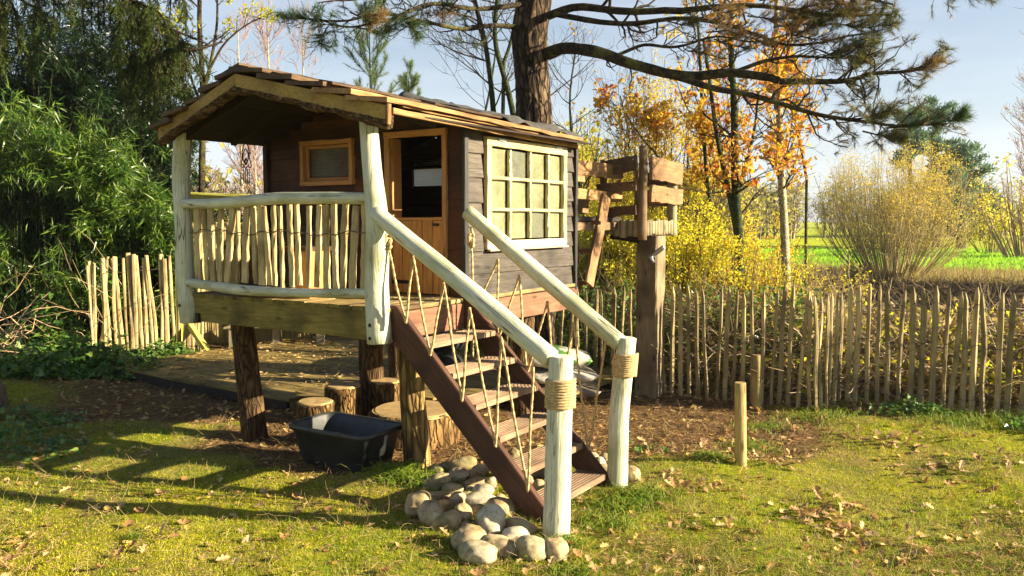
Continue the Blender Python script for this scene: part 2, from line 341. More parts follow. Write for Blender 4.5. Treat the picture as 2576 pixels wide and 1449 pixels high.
M_birch = bark('birch_bark', (.16, .13, .07), (.50, .44, .27), (.68, .62, .42), 10, 3.0, .003)
M_pale_twig = plain('pale_twig', (.30, .21, .13), .8, .4)
M_pinktwig = plain('birch_twig', (.30, .20, .17), .8, .3)
M_brush = plain('dry_brush', (.30, .21, .105), .85, .5, 3)
M_straw = leaf('straw_litter', [(.12, .07, .03), (.26, .16, .06), (.46, .31, .13), (.19, .10, .04)], .15, .8, .1)
M_rope = plain('hemp_rope', (.46, .33, .155), .85, .4, 60, bs=.4)
M_plastic = plain('black_plastic', (.028, .031, .031), .46, .7, 7, spec=.5, bs=.15)
M_rubber = plain('tyre_rubber', (.012, .013, .014), .6, .3, 9)
M_felt = plain('roofing_felt', (.075, .072, .066), .95, .35, 40, bs=.6)
M_metal = plain('dark_metal', (.02, .02, .022), .45, .2, 9, metal=.6)
M_zinc = plain('galvanised_steel', (.42, .43, .42), .45, .15, 9, metal=.8)
M_wire = plain('fence_wire', (.10, .08, .055), .6, .3, 9, metal=.3)
M_lead = leaf('dry_leaf', [(.20, .10, .045), (.42, .28, .14), (.55, .40, .21), (.32, .16, .06), (.58, .42, .16), (.36, .24, .13)], .25, .65, .25)
M_ylead = leaf('yellow_fallen_leaf', [(.55, .36, .08), (.62, .42, .12), (.45, .25, .06)], .3, .6, .25)
M_moss = leaf('moss_blade', [(.21, .23, .008), (.38, .37, .012), (.54, .50, .018), (.60, .49, .06), (.25, .32, .010)], .35, .6, .15)
M_grass = leaf('grass_blade', [(.10, .20, .012), (.18, .30, .02), (.28, .36, .03), (.34, .31, .05)], .4, .5, .25)
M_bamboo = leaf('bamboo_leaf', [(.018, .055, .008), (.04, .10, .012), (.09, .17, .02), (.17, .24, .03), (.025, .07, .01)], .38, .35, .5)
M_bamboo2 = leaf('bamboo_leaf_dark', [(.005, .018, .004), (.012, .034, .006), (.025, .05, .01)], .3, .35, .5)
M_spruce = leaf('spruce_needle', [(.020, .046, .007), (.045, .080, .012), (.11, .14, .02), (.03, .05, .01)], .3, .5, .25)
M_ivy = leaf('ivy_leaf', [(.03, .08, .015), (.06, .14, .025), (.12, .21, .035), (.20, .28, .05)], .35, .35, .5)
M_needle = leaf('pine_needle', [(.05, .065, .018), (.10, .11, .03), (.17, .15, .045), (.06, .05, .02)], .25, .5, .3)
M_needleg = leaf('pine_needle_green', [(.03, .07, .03), (.06, .11, .04), (.10, .14, .045)], .3, .5, .3)
M_needleb = leaf('dead_needle', [(.14, .075, .04), (.28, .17, .08), (.42, .29, .14), (.18, .10, .06)], .25, .7, .2)
M_needlepale = leaf('young_pine_needle', [(.08, .14, .07), (.14, .20, .09), (.20, .24, .10)], .4, .5, .3)
M_oak = leaf('oak_leaf', [(.48, .10, .02), (.58, .22, .02), (.62, .36, .03), (.45, .28, .04), (.66, .44, .05), (.30, .12, .03)], .5, .5, .3)
M_yel = leaf('yellow_leaf', [(.46, .40, .03), (.62, .53, .05), (.52, .50, .06), (.66, .48, .04), (.34, .37, .04)], .55, .5, .25)
M_ylg = leaf('yellow_green_leaf', [(.30, .32, .03), (.50, .46, .04), (.64, .54, .05), (.22, .26, .03)], .55, .5, .25)
M_gold = leaf('golden_leaf', [(.60, .38, .05), (.68, .50, .06), (.52, .43, .06), (.70, .45, .08)], .55, .5, .25)
M_olive = leaf('olive_leaf', [(.20, .19, .05), (.32, .28, .07), (.42, .36, .08)], .4, .6, .2)
M_farpine = leaf('hazed_pine_foliage', [(.08, .16, .12), (.12, .20, .14), (.16, .23, .15)], .3, .7, .2)  # paler and bluer foliage: distance haze is put into the colour
M_reed = leaf('reed_stalk', [(.42, .33, .14), (.55, .45, .21), (.30, .22, .09), (.62, .52, .26)], .1, .7, .2)
M_glint = plain('mirror_disc', (.55, .5, .3), .2, .1, metal=.9)
def mk_stone(name='river_stone'):
    m, t, o, b = mat_new(name); v, rnd = coords(t); big = noise(t, v, 6, 5, .65, .5); sp = noise(t, v, 60, 4, .7)
    base = ramp(t, rnd, [(0, (.36, .29, .17)), (.2, (.56, .46, .28)), (.4, (.26, .24, .13)), (.6, (.52, .37, .18)), (.8, (.44, .38, .25)), (1, (.60, .54, .38))])
    col = mixc(t, ramp(t, big, [(.45, (0, 0, 0)), (.62, (1, 1, 1))]), base, (.24, .16, .075)); col = mixc(t, .7, col, ramp(t, sp, [(.3, (.45, .43, .4)), (.6, (1, 1, 1))]), 'MULTIPLY')
    col = mixc(t, ramp(t, noise(t, v, 3, 3, .5), [(.52, (0, 0, 0)), (.75, (.8, .8, .8))]), col, (.16, .17, .05))
    t.links.new(col, b.inputs['Base Color']); b.inputs['Roughness'].default_value = .75; bump(t, b, mth(t, 'ADD', big, mth(t, 'MULTIPLY', sp, .3)), .5, .006); return m
M_stone = mk_stone()
def mk_pane():
    m, t, o, b = mat_new('dirty_pane'); v, rnd = coords(t); n = noise(t, v, 5, 7, .8, .3); f = noise(t, v, 120, 4, .8)
    col = ramp(t, n, [(.28, (.17, .17, .085)), (.5, (.23, .23, .12)), (.78, (.30, .30, .19))]); col = mixc(t, .5, col, ramp(t, f, [(.3, (.6, .6, .6)), (.7, (1, 1, 1))]), 'MULTIPLY')
    col = mixc(t, ramp(t, rnd, [(.62, (0, 0, 0)), (.75, (.85, .85, .85))]), col, mixc(t, .75, col, (.07, .075, .065)))
    t.links.new(col, b.inputs['Base Color']); b.inputs['Roughness'].default_value = .28; b.inputs['Specular IOR Level'].default_value = .6
    t.links.new(ramp(t, n, [(.3, (.16,)*3), (.7, (.4,)*3)]), b.inputs['Roughness'])
    tr = N(t, 'ShaderNodeBsdfTransparent'); ms = N(t, 'ShaderNodeMixShader'); t.links.new(ramp(t, n, [(.35, (.22,)*3), (.5, (.03,)*3)]), ms.inputs[0])
    t.links.new(b.outputs[0], ms.inputs[1]); t.links.new(tr.outputs[0], ms.inputs[2]); t.links.new(ms.outputs[0], o.inputs[0]); return m
M_pane = mk_pane()
def mk_corr():
    m, t, o, b = mat_new('corrugated_plastic'); b.inputs['Base Color'].default_value = (.62, .64, .6, 1); b.inputs['Roughness'].default_value = .25
    tr = N(t, 'ShaderNodeBsdfTranslucent'); tr.inputs[0].default_value = (.85, .87, .82, 1); ms = N(t, 'ShaderNodeMixShader'); ms.inputs[0].default_value = .6
    t.links.new(b.outputs[0], ms.inputs[1]); t.links.new(tr.outputs[0], ms.inputs[2]); t.links.new(ms.outputs[0], o.inputs[0]); return m
M_corr = mk_corr()
M_glass = plain('porch_window_sheet', (.10, .09, .075), .16, .3, 6, spec=.9)
M_boardd = wood('shaded_tower_board', (.11, .060, .028), (.22, .125, .06), (.06, .03, .015), var=.2, bs=.6)  # darker copy of the tower board, shade on the rails put into its colour
M_post = wood('tower_post', (.17, .12, .065), (.34, .26, .15), (.10, .07, .035), var=.05, gs=10, bs=.8)
M_peel = bark('peeled_log', (.07, .04, .015), (.30, .19, .065), (.58, .42, .15), 9, .16, .02)
# ------------------------------------------------------------------ ground
def sst(x): x = np.clip(x, 0, 1); return x*x*(3-2*x)
def pond_w(x, y):
    dN = (x-3.5)*.588+(y-13.0)*.809; dF = (x-4)*.49+(y-26.0)*.87
    return sst(dN/1.3)*sst(-dF/1.6)*sst((x-1.0)/2.5)
def soil_w(x, y):
    P = np.stack([x, y, 0*x], -1); n = fbm(P*1.6, 11, 4)*.55+fbm(P*7, 12, 2)*.18
    def el(cx, cy, rx, ry): return 1-np.sqrt(((x-cx)/rx)**2+((y-cy)/ry)**2)
    s = np.maximum.reduce([el(1.05, 6.6, 1.6, 1.15), el(-.9, 6.2, 1.6, 1.0), el(-1.5, 7.8, 2.8, 1.3), el(-3.3, 6.9, 1.2, .4)*.4, el(.6, 9.5, 6, 2.6)])
    return sst((s*2.2+n)*1.6+.25)
def H(x, y):
    x = np.asarray(x, float); y = np.asarray(y, float); P = np.stack([x, y, 0*x], -1)
    near = np.exp(-((y-5)**2+x**2)/500.)
    h = .035*fbm(P*.9, 3, 3)*near + .020*fbm(P*4.5, 4, 3)*near - .02*soil_w(x, y)
    return h - .95*pond_w(x, y)
gx = np.concatenate([-np.geomspace(380, 6.2, 34), np.arange(-6, 6.01, .055), np.geomspace(6.2, 380, 46)])
gy = np.concatenate([[-60, -20, -6, -1, 1], np.arange(2.2, 9.6, .055), np.geomspace(9.8, 24, 60), np.geomspace(24.8, 600, 36)])
X, Y = np.meshgrid(gx, gy); Z = H(X, Y); V = np.stack([X, Y, Z], -1).reshape(-1, 3)
nx, ny = len(gx), len(gy); i = (np.arange(ny-1)[:, None]*nx+np.arange(nx-1)[None]).ravel()
me = meshdata('ground', V, np.stack([i, i+1, i+nx+1, i+nx], -1))
P3 = np.stack([V[:, 0], V[:, 1], 0*V[:, 0]], -1)
soil = soil_w(V[:, 0], V[:, 1]); edge = fbm(P3*.5, 21, 3)*2.2+fbm(P3*2, 22, 2)*.8
field = sst((V[:, 1]-25.6+.18*(V[:, 0]-14)+edge*.7)/2.0)
rough = sst((V[:, 1]-9.0+V[:, 0]*.2)/1.5)*(1-field)
ca = me.color_attributes.new('cover', 'FLOAT_COLOR', 'POINT'); ca.data.foreach_set('color', np.stack([soil, field, rough, np.ones_like(soil)], -1).astype(np.float32).ravel())
def mk_ground():
    m, t, o, b = mat_new('ground_cover'); c = N(t, 'ShaderNodeTexCoord'); v = c.outputs['Object']
    at_ = N(t, 'ShaderNodeVertexColor'); at_.layer_name = 'cover'; sp = N(t, 'ShaderNodeSeparateColor'); t.links.new(at_.outputs[0], sp.inputs[0])
    n1 = noise(t, v, 1.1, 6, .65); n2 = noise(t, v, 14, 6, .75); n3 = noise(t, v, 90, 3, .8)
    moss = ramp(t, n2, [(.25, (.07, .08, .006)), (.45, (.22, .23, .012)), (.6, (.40, .38, .02)), (.78, (.44, .36, .07))])
    moss = mixc(t, ramp(t, n1, [(.44, (0, 0, 0)), (.6, (.85,)*3)]), moss, (.28, .20, .075)); moss = mixc(t, ramp(t, noise(t, v, 2.3, 5, .6), [(.5, (0, 0, 0)), (.68, (.7,)*3)]), moss, (.10, .15, .012))
    so = ramp(t, n2, [(.3, (.07, .036, .017)), (.55, (.165, .092, .045)), (.72, (.31, .195, .095))])
    fi = ramp(t, noise(t, v, .35, 5, .6), [(.35, (.30, .36, .012)), (.65, (.50, .54, .02))])
    ro = ramp(t, n2, [(.3, (.04, .026, .012)), (.5, (.12, .08, .035)), (.7, (.24, .17, .08))])
    col = mixc(t, sp.outputs[2], moss, ro); col = mixc(t, sp.outputs[0], col, so); col = mixc(t, sp.outputs[1], col, fi)
    col = mixc(t, .6, col, ramp(t, n3, [(.3, (.5, .5, .5)), (.65, (1, 1, 1))]), 'MULTIPLY')
    t.links.new(col, b.inputs['Base Color']); b.inputs['Roughness'].default_value = .95; b.inputs['Specular IOR Level'].default_value = .1
    bump(t, b, mth(t, 'ADD', n2, mth(t, 'MULTIPLY', n3, .5)), .9, .03); return m
tag(link('ground', me, mk_ground()), kind='structure')
# water of the ditch
def mk_water():
    m, t, o, b = mat_new('ditch_water'); c = N(t, 'ShaderNodeTexCoord'); b.inputs['Base Color'].default_value = (.02, .022, .016, 1); b.inputs['Roughness'].default_value = .06
    bump(t, b, noise(t, c.outputs['Object'], 6, 3, .5), .12, .02); return m
pv = np.array([[0, 10.5, -.42], [60, -15, -.42], [60, 0, -.42], [14, 23, -.42], [0, 31, -.42]])
o = link('ditch_water', meshdata('ditch_water', pv, np.array([[0, 1, 2, 3, 4]])), mk_water()); tag(o, kind='structure')

# ------------------------------------------------------------------ the playhouse on stilts
ZD = 1.11; PH = .81; PB = 2.30; WH = 1.93
hut = empty('playhouse', Lc(1.1, .95, 0), 'small wooden playhouse raised on bark covered stilts with a white post porch', 'playhouse')
# stilts
def stilt(name, base, top, r0, r1, mat, **k): return log(name, [base, (np.array(base)+np.array(top))/2+rng.normal(0, .01, 3)*[1, 1, 0], top], [r0, r1], mat, hut, sides=30, bump=.10, seg=26, **k)
stilt('stilt', Lc(.367, 1.66, -.05), Lc(.30, 1.70, .92), .098, .082, M_stilt)
stilt('stilt', Lc(.50, .165, -.05), Lc(.42, .165, .92), .092, .080, M_peel)
stilt('stilt', Lc(2.15, 1.78, -.05), Lc(2.15, 1.78, .92), .09, .09, M_stilt)
stilt('stilt', Lc(1.75, .12, -.05), Lc(1.75, .12, .92), .085, .085, M_stilt)
b0 = gr(935, 955); b0 = at(940, 905, 7.0); stilt('stilt', [b0[0]-.0, 7.0, -.03], [b0[0]-.02, 7.0, .92], .105, .10, M_stilt)
# floor frame
beam('front_beam', Lc(.02, 1.86, 1.005), Lc(.02, -.02, 1.005), .045, .185, M_green, hut, seg=14, wav=.002)
beam('side_beam', Lc(.045, -.022, 1.0), Lc(2.33, -.022, 1.0), .045, .17, M_red, hut, seg=14, cap=M_red)
beam('rear_beam', Lc(2.28, 1.90, 1.0), Lc(2.28, .03, 1.0), .045, .17, M_red, hut)
beam('side_beam', Lc(.045, 1.86, 1.0), Lc(2.28, 1.86, 1.0), .045, .17, M_green, hut)
for p in (.6, 1.2, 1.75): beam('joist', Lc(p, 1.83, 1.0), Lc(p, .01, 1.0), .045, .15, M_dark, hut, seg=2)
for k in range(19):
    q0 = -.045+k*.1025; beam('deck_board', Lc(-.012+rng.normal(0, .003), q0+.05, ZD-.004+rng.normal(0, .001)), Lc(2.3, q0+.05, ZD-.004), .097, .026, M_deck, hut, seg=4, cap=M_green)
# white porch posts
M_W = [M_white, M_whitecap]
log('white_post', [Lc(.0, 1.895, .90), Lc(-.005, 1.93, 1.25), Lc(-.01, 1.925, 1.62), Lc(.0, 1.955, 1.95), Lc(.02, 1.93, 2.28)], [.071, .066, .060, .064, .066], M_white, hut, sides=24, bump=.07, seg=22, cap=M_whitecap)
log('white_post', [Lc(-.02, .02, .905), Lc(-.015, .045, 1.25), Lc(-.01, .03, 1.58), Lc(-.01, .075, 1.95), Lc(.0, .11, 2.27)], [.076, .071, .070, .058, .056], M_white, hut, sides=24, bump=.08, seg=22, cap=M_whitecap)
log('brace_log', [Lc(.07, .17, 2.02), Lc(.05, .16, 2.26)], [.04, .045], M_dark, hut, bump=.15)
for u, v in ((948, 809), (951, 847)):
    c = Lc(-.09, .03, {809: 1.02, 847: .94}[v]); log('bolt', [c, c+A*-.008], [.012, .012], M_metal, hut, sides=10, bump=0)
for z in (1.03,): c = Lc(-.073, 1.91, z); log('bolt', [c, c-A*.006], [.011, .011], M_metal, hut, sides=10, bump=0)
# porch rails and palings
log('white_rail', [Lc(-.03, 1.90, 1.765), Lc(-.04, 1.45, 1.76), Lc(-.035, .9, 1.79), Lc(-.035, .4, 1.785), Lc(-.02, .07, 1.775)], [.033, .04, .038, .036], M_white, hut, sides=16, bump=.08, seg=26, cap=M_whitecap)
log('white_rail', [Lc(-.02, 1.88, 1.195), Lc(-.035, 1.3, 1.17), Lc(-.035, .75, 1.175), Lc(-.02, .06, 1.205)], [.034, .036, .03, .03], M_white, hut, sides=16, bump=.08, seg=26, cap=M_whitecap)
pk = [(376+.5093*c_, w_*.5) for c_, w_ in ((245, 38), (285, 22), (317, 32), (360, 26), (408, 30), (444, 16), (485, 32), (527, 24), (560, 34), (588, 22), (622, 18), (657, 16), (705, 22), (745, 20), (795, 22), (842, 26), (878, 30), (922, 26), (971, 28), (1020, 30), (1068, 34))]
pk_old = [(500, 24), (520, 14), (545, 22), (566, 17), (585, 20), (602, 12), (620, 22), (642, 16), (658, 24), (672, 16), (688, 12), (710, 13), (733, 16), (752, 14), (776, 16), (800, 15), (820, 20), (845, 16), (866, 15), (892, 17), (916, 20)]
for u, wp in pk:
    # distance from the camera to the rail plane gives metres per pixel
    r = ray(u, 620); t_ = (0+B[:2] @ C0[:2]*0); a_ = (A[:2] @ C0[:2])/(A[:2] @ r[:2]); q = float((r[:2]*a_-C0[:2]) @ B[:2]); wd = wp*a_/F*1.32
    z1 = 1.745+rng.normal(0, .006); z0 = 1.215+rng.normal(0, .006); l = rng.normal(0, .014)
    beam('paling', Lc(-.012, q+l, z0), Lc(-.012, q-l, z1), wd, .022, M_ppale, hut, up=A, seg=9, jit=.0022, ch=.006, wav=.006)
pts = [Lc(-.032-.008*math.sin(q*60), q, 1.565+.012*math.sin(q*9)+.008*math.sin(q*31)) for q in np.linspace(1.84, .08, 90)]
Vt, Ft = tubes(np.array([pts]), np.full((1, 90), .0032), 5); wobj('tie_wire', Vt, Ft, M_wire, hut)
pts = [Lc(.002+.008*math.sin(q*60), q, 1.57+.012*math.sin(q*9)+.008*math.sin(q*31+2)) for q in np.linspace(1.84, .08, 90)]
Vt, Ft = tubes(np.array([pts]), np.full((1, 90), .003), 5); wobj('tie_wire', Vt, Ft, M_wire, hut)

# roof height over (p, q)
QR = 1.09; ZR = 2.595; QE0, QL = -.185, 1.95
def roofz(q): return ZR-(ZR-2.285)*(QR-q)/(QR-QE0) if q < QR else ZR-(ZR-2.275)*(q-QR)/(QL-QR)
# walls: clapboards in 17 cm rows, cut round the openings
def wallrow(pfix, qa, qb, z0, z1, outward, mat, along='q', name='wall_board', lap=.012, th=.02):
    mid = (z0+z1)/2; off = outward*.5*th
    up = np.array([0, 0, 1.])
    if along == 'q':
        tilt = up+A*outward*-lap/(z1-z0)*1.0
        beam(name, Lc(pfix+off, qa, mid), Lc(pfix+off, qb, mid), th, z1-z0+.008, mat, hut, up=tilt, seg=max(2, int(abs(qa-qb)*6)), jit=.0012, wav=.002)
    else:
        tilt = up+B*outward*-lap/(z1-z0)
        beam(name, Lc(qa, pfix+off, mid), Lc(qb, pfix+off, mid), th, z1-z0+.008, mat, hut, up=tilt, seg=max(2, int(abs(qa-qb)*6)), jit=.0015, wav=.0025)
rows = [1.105+k*.17 for k in range(9)]
door = (.14, .66, ZD, 2.235); win = (.995, 1.53, 1.915, 2.245)
for k in range(7):
    z0 = rows[k]; z1 = min(rows[k+1], 2.60)
    segs = [(-.005, WH)]
    for (a, b_, c, d) in (door, win):
        if z1 > c+.02 and z0 < d-.02:
            ns = []
            for s0, s1 in segs:
                if s1 <= a or s0 >= b_: ns.append((s0, s1)); continue
                if s0 < a: ns.append((s0, a))
                if c-z0 > .02: wallrow(PH, max(s0, a), min(s1, b_), z0, c-.004, -1, M_inner)
                if z1-d > .02: wallrow(PH, max(s0, a), min(s1, b_), d+.004, z1, -1, M_inner)
                if s1 > b_: ns.append((b_, s1))
            segs = ns
    for s0, s1 in segs:
        if z1 > 2.28:      # under the slopes
            qa = QR-(ZR-.03-z0)/(ZR-2.285)*(QR-QE0); qb = QR+(ZR-.03-z0)/(ZR-2.275)*(QL-QR); s0 = max(s0, qa+.10); s1 = min(s1, qb-.06)
            if z1 > 2.45: z1 = 2.50
        if s1-s0 > .03: wallrow(PH, s0, s1, z0, z1, -1, M_inner)
for k in range(7):  # inner lining, rear and left walls
    z0 = rows[k]; z1 = rows[k+1]-.002
    if k in (5,): 
        wallrow(PB-.0, 0.02, 1.27, z0, z1, 1, M_inner); wallrow(PB, 1.70, WH, z0, z1, 1, M_inner)
    else: wallrow(PB, .02, WH, z0, z1, 1, M_inner)
    wallrow(WH, PH+.02, PB, z0, z1, 1, M_inner, 'p')
for zz in (2.295, 2.345, 2.395, 2.445, 2.495):
    for pw, sg_ in ((PB, 1), (PH, -1)): wallrow(pw, QR-(ZR-.028-zz-.05)/(ZR-2.285)*(QR-QE0), QR+(ZR-.028-zz-.05)/(ZR-2.275)*(QL-QR), zz, zz+.046, sg_, M_inner, lap=.002)
beam('wall_stud', Lc(PH-.03, WH+.012, ZD), Lc(PH-.03, WH+.012, 2.27), .05, .045, M_inner, hut, up=A)
# rear window of corrugated sheet, seen through the door
V = []; nn = 60
for k in range(nn+1):
    z = 1.96+.24*k/nn; d = .004*math.sin(k*2*math.pi/nn*13)
    V += [Lc(PB+.0+d, 1.28, z), Lc(PB+.0+d, 1.69, z)]
Fc = np.array([[2*k, 2*k+1, 2*k+3, 2*k+2] for k in range(nn)])
wobj('window_sheet', V, Fc, M_corr, hut, Lc(PB, 1.5, 2.05))
for (qa, za, qb, zb) in ((1.26, 1.945, 1.71, 1.945), (1.26, 2.135, 1.71, 2.135), (1.27, 1.95, 1.27, 2.13), (1.70, 1.95, 1.70, 2.13)):
    beam('window_trim', Lc(PB-.02, qa, za), Lc(PB-.02, qb, zb), .03, .03, M_inner, hut, up=A, seg=2)
# corner trims
beam('corner_trim', Lc(PH-.012, -.022, 1.10), Lc(PH-.012, -.022, 2.275), .026, .045, M_trim, hut, up=A)
beam('corner_trim', Lc(PB+.015, -.026, 1.07), Lc(PB+.015, -.026, 2.27), .04, .035, M_trim, hut, up=A)
beam('corner_post', Lc(PH+.04, .03, ZD), Lc(PH+.04, .03, 2.26), .05, .05, M_dark, hut, up=A, seg=2)
# window wall, black boards: short ones beside the window, long ones below
for k in range(7):
    z0 = 1.435+k*.1400 if False else 1.10+.168*k
for k, z0 in enumerate([1.43+.1217*0, 1.60, 1.77, 1.94, 2.11]):
    wallrow(0, PH+.015, 1.005, z0, z0+.168, -1, M_black, 'p', lap=.017, th=.02)
for k in range(7): wallrow(0, 2.155, PB-.012, 1.437+.121*k, 1.437+.121*k+.119, -1, M_black, 'p', lap=.017, th=.02)
wallrow(0, PH+.015, PB-.012, 1.272, 1.432, -1, M_black, 'p', lap=.015, th=.02)
wallrow(0, PH+.015, PB-.012, 1.105, 1.270, -1, M_black, 'p', lap=.015, th=.02)
beam('head_board', Lc(1.0, -.012, 2.25), Lc(2.29, -.012, 2.245), .02, .05, M_inner, hut)
# big 4 x 3 window
wp0, wp1, wz0, wz1 = 1.018, 2.142, 1.445, 2.225
win_f = beam('window_frame', Lc(wp0, -.034, 2.195), Lc(wp1, -.034, 2.195), .036, .062, M_win, hut, seg=8, jit=.002)
def wf(p0, z0, p1, z1, w_, q=-.034, th=.036, m=M_win, nm='frame_rail'): return beam(nm, Lc(p0, q, z0), Lc(p1, q, z1), w_ if p0 == p1 else th, th if p0 == p1 else w_, m, win_f, up=(B if p0 == p1 else (0, 0, 1)), seg=8, jit=.0015)
wf(wp0, 1.470, wp1, 1.470, .058, m=M_frame); wf(wp0+.028, 1.501, wp0+.028, 2.163, .056); wf(wp1-.026, 1.501, wp1-.026, 2.163, .052)
zs = [1.501, 1.722, 1.945, 2.163]; ps = [wp0+.056, 1.318, 1.590, 1.858, wp1-.052]
for z in zs[1:3]: wf(wp0+.056, z, wp1-.052, z, .024, q=-.036, th=.028, nm='glazing_bar')
for p in ps[1:4]:
    for a_, b_ in zip(zs[:-1], zs[1:]): wf(p, a_+.011, p, b_-.011, .026, q=-.036, th=.030, nm='glazing_bar')
for i_ in range(4):
    for j_ in range(3):
        a_ = [Lc(ps[i_]+.011, -.014+rng.normal(0, .0012), zs[j_]+.010), Lc(ps[i_+1]-.011, -.014+rng.normal(0, .0012), zs[j_]+.010), Lc(ps[i_+1]-.011, -.014, zs[j_+1]-.010), Lc(ps[i_]+.011, -.014, zs[j_+1]-.010)]
        a2 = [x+B*.004 for x in a_]
        wobj('pane', a_+a2, [np.array([[0, 1, 2, 3], [7, 6, 5, 4], [0, 4, 5, 1], [1, 5, 6, 2], [2, 6, 7, 3], [3, 7, 4, 0]])], M_pane, win_f, a_[0], smooth=False)
beam('sill_strip', Lc(wp0+.02, -.05, 1.434), Lc(wp1+.01, -.05, 1.434), .03, .012, M_frame, win_f, seg=6)
for p in (1.15, 1.95): beam('hinge', Lc(p, -.058, 2.215), Lc(p+.09, -.058, 2.212), .006, .018, M_zinc, win_f, seg=1)
# small window in the porch wall
sw = beam('porch_window_frame', Lc(PH-.03, .985, 2.232), Lc(PH-.03, 1.54, 2.232), .05, .036, M_orange, hut)
for (qa, za, qb, zb, w_, h_) in ((.985, 1.926, 1.54, 1.926, .05, .036), (1.003, 1.945, 1.003, 2.213, .05, .036), (1.522, 1.945, 1.522, 2.213, .05, .036)):
    beam('frame_rail', Lc(PH-.03, qa, za), Lc(PH-.03, qb, zb), *((w_, h_) if za == zb else (h_, w_)), M_orange, sw, up=((0, 0, 1) if za == zb else A))
for (qa, za, qb, zb) in ((1.022, 1.958, 1.503, 1.958), (1.022, 2.20, 1.503, 2.20), (1.034, 1.971, 1.034, 2.187), (1.49, 1.971, 1.49, 2.187)):
    beam('inner_rail', Lc(PH-.012, qa, za), Lc(PH-.012, qb, zb), .024, .024, M_orange, sw, up=((0, 0, 1) if za == zb else A), seg=2)
V = []; nn = 96
for k in range(nn+1):
    z = 1.965+.23*k/nn; d = .004*math.sin(k*2*math.pi/nn*15); V += [Lc(PH+.006+d, 1.03, z), Lc(PH+.006+d, 1.495, z)]
wobj('window_sheet', V, np.array([[2*k, 2*k+1, 2*k+3, 2*k+2] for k in range(nn)]), M_glass, sw, Lc(PH, 1.2, 2))
# door frame, half door
df = beam('door_frame', Lc(PH-.032, .120, 2.25), Lc(PH-.032, .68, 2.25), .03, .045, M_orange, hut)
beam('jamb', Lc(PH-.032, .655, ZD+.01), Lc(PH-.032, .655, 2.227), .05, .03, M_orange, df, up=A)
beam('jamb', Lc(PH-.032, .137, ZD+.01), Lc(PH-.032, .137, 2.227), .034, .03, M_orange, df, up=A)
beam('jamb', Lc(PH+.035, .640, ZD+.01), Lc(PH+.035, .640, 2.227), .03, .105, M_orange, df, up=A)
beam('jamb', Lc(PH+.035, .150, ZD+.01), Lc(PH+.035, .150, 2.227), .02, .105, M_orange, df, up=A)
hd = beam('half_door', Lc(PH-.005, .625, 1.655), Lc(PH-.005, .165, 1.655), .03, .022, M_door, hut, seg=3)
dq = [.165, .262, .352, .452, .540, .625]
for a_, b_ in zip(dq[:-1], dq[1:]): beam('board', Lc(PH-.006+rng.normal(0, .001), (a_+b_)/2, ZD+.02), Lc(PH-.006, (a_+b_)/2, 1.642), b_-a_-.004, .024, M_door, hd, up=A, seg=6)
beam('strap_hinge', Lc(PH-.024, .655, 1.205), Lc(PH-.024, .44, 1.205), .006, .028, M_metal, hd, seg=3, taper=.25)
beam('hinge_plate', Lc(PH-.0505, .655, 1.15), Lc(PH-.0505, .655, 1.262), .028, .006, M_metal, hd, up=A, seg=2)
beam('bolt_latch', Lc(PH-.024, .20, 1.615), Lc(PH-.024, .25, 1.615), .012, .02, M_metal, hd, seg=1)
# roof: ridge, rafters, lapped boards, edge board, fascia with waney edge
for p in (.02, .42, .80, 1.6, 2.25):
    if p == .80: continue
    beam('rafter', Lc(p, QR-.02, ZR-.06), Lc(p, QE0+.12, roofz(QE0+.12)-.055), .045, .06, M_dark, hut, seg=3)
    beam('rafter', Lc(p, QR+.02, ZR-.06), Lc(p, QL-.05, roofz(QL-.05)-.055), .045, .06, M_dark, hut, seg=3)
beam('ridge_beam', Lc(-.10, QR, ZR-.075), Lc(2.33, QR, ZR-.075), .05, .08, M_dark, hut, seg=4)
nb = 5
for s in (0, 1):
    for k in range(nb):
        f0, f1 = k/nb, (k+1)/nb
        q0 = (QE0+(QR-QE0)*f0) if s == 0 else (QL+.02+(QR-QL-.02)*f0); q1 = (QE0+(QR-QE0)*f1) if s == 0 else (QL+.02+(QR-QL-.02)*f1)
        wid = abs(q1-q0)+.06; sg = 1 if s == 0 else -1
        m_ = Lc(0, (q0+q1)/2, (roofz(q0)+roofz(q1))/2+.020)
        sl = (roofz(q1)-roofz(q0)-.036)/abs(q1-q0)
        upv = np.array([0, 0, 1.])-B*sg*sl; ysk = .045*k/nb if s == 0 else 0
        pst = -.195+rng.normal(0, .012); 
        if s == 0 and k == 0: pe = [Lc(pst, 0, 0), Lc(2.33, .12, 0)]
        elif s == 0: pe = [Lc(pst, 0, 0), Lc([0, 1.9, 1.5, 2.25, 2.32][k], .08, 0)]
        else: pe = [Lc(pst, 0, 0), Lc(2.32, 0, 0)]
        base = m_-C0
        beam('roof_board', pe[0]+base+[0, 0, .004*k], pe[1]+base+[0, 0, -.012], wid, .028, M_eave if (s == 0 and k < 2) else M_shingle, hut, up=upv, seg=14, jit=.002, wav=.005, live=.002)
        upf = np.array([0, 0, 1.])-B*sg*(roofz(q1)-roofz(q0))/abs(q1-q0)
        beam('roof_lining', Lc(-.10, (q0+q1)/2, (roofz(q0)+roofz(q1))/2-.026), Lc(2.32, (q0+q1)/2, (roofz(q0)+roofz(q1))/2-.026), abs(q1-q0)*1.03+.004, .014, M_dark, hut, up=upf, seg=4, jit=.0005)
        if s == 0 and 0 < k < 4: beam('roof_board', Lc(.9+.2*k, 0, .0)+base+[0, 0, .012], Lc(2.32, .05, 0)+base+[0, 0, .0], wid*.8, .014, M_shingle, hut, up=upv, seg=10, jit=.002, wav=.006)
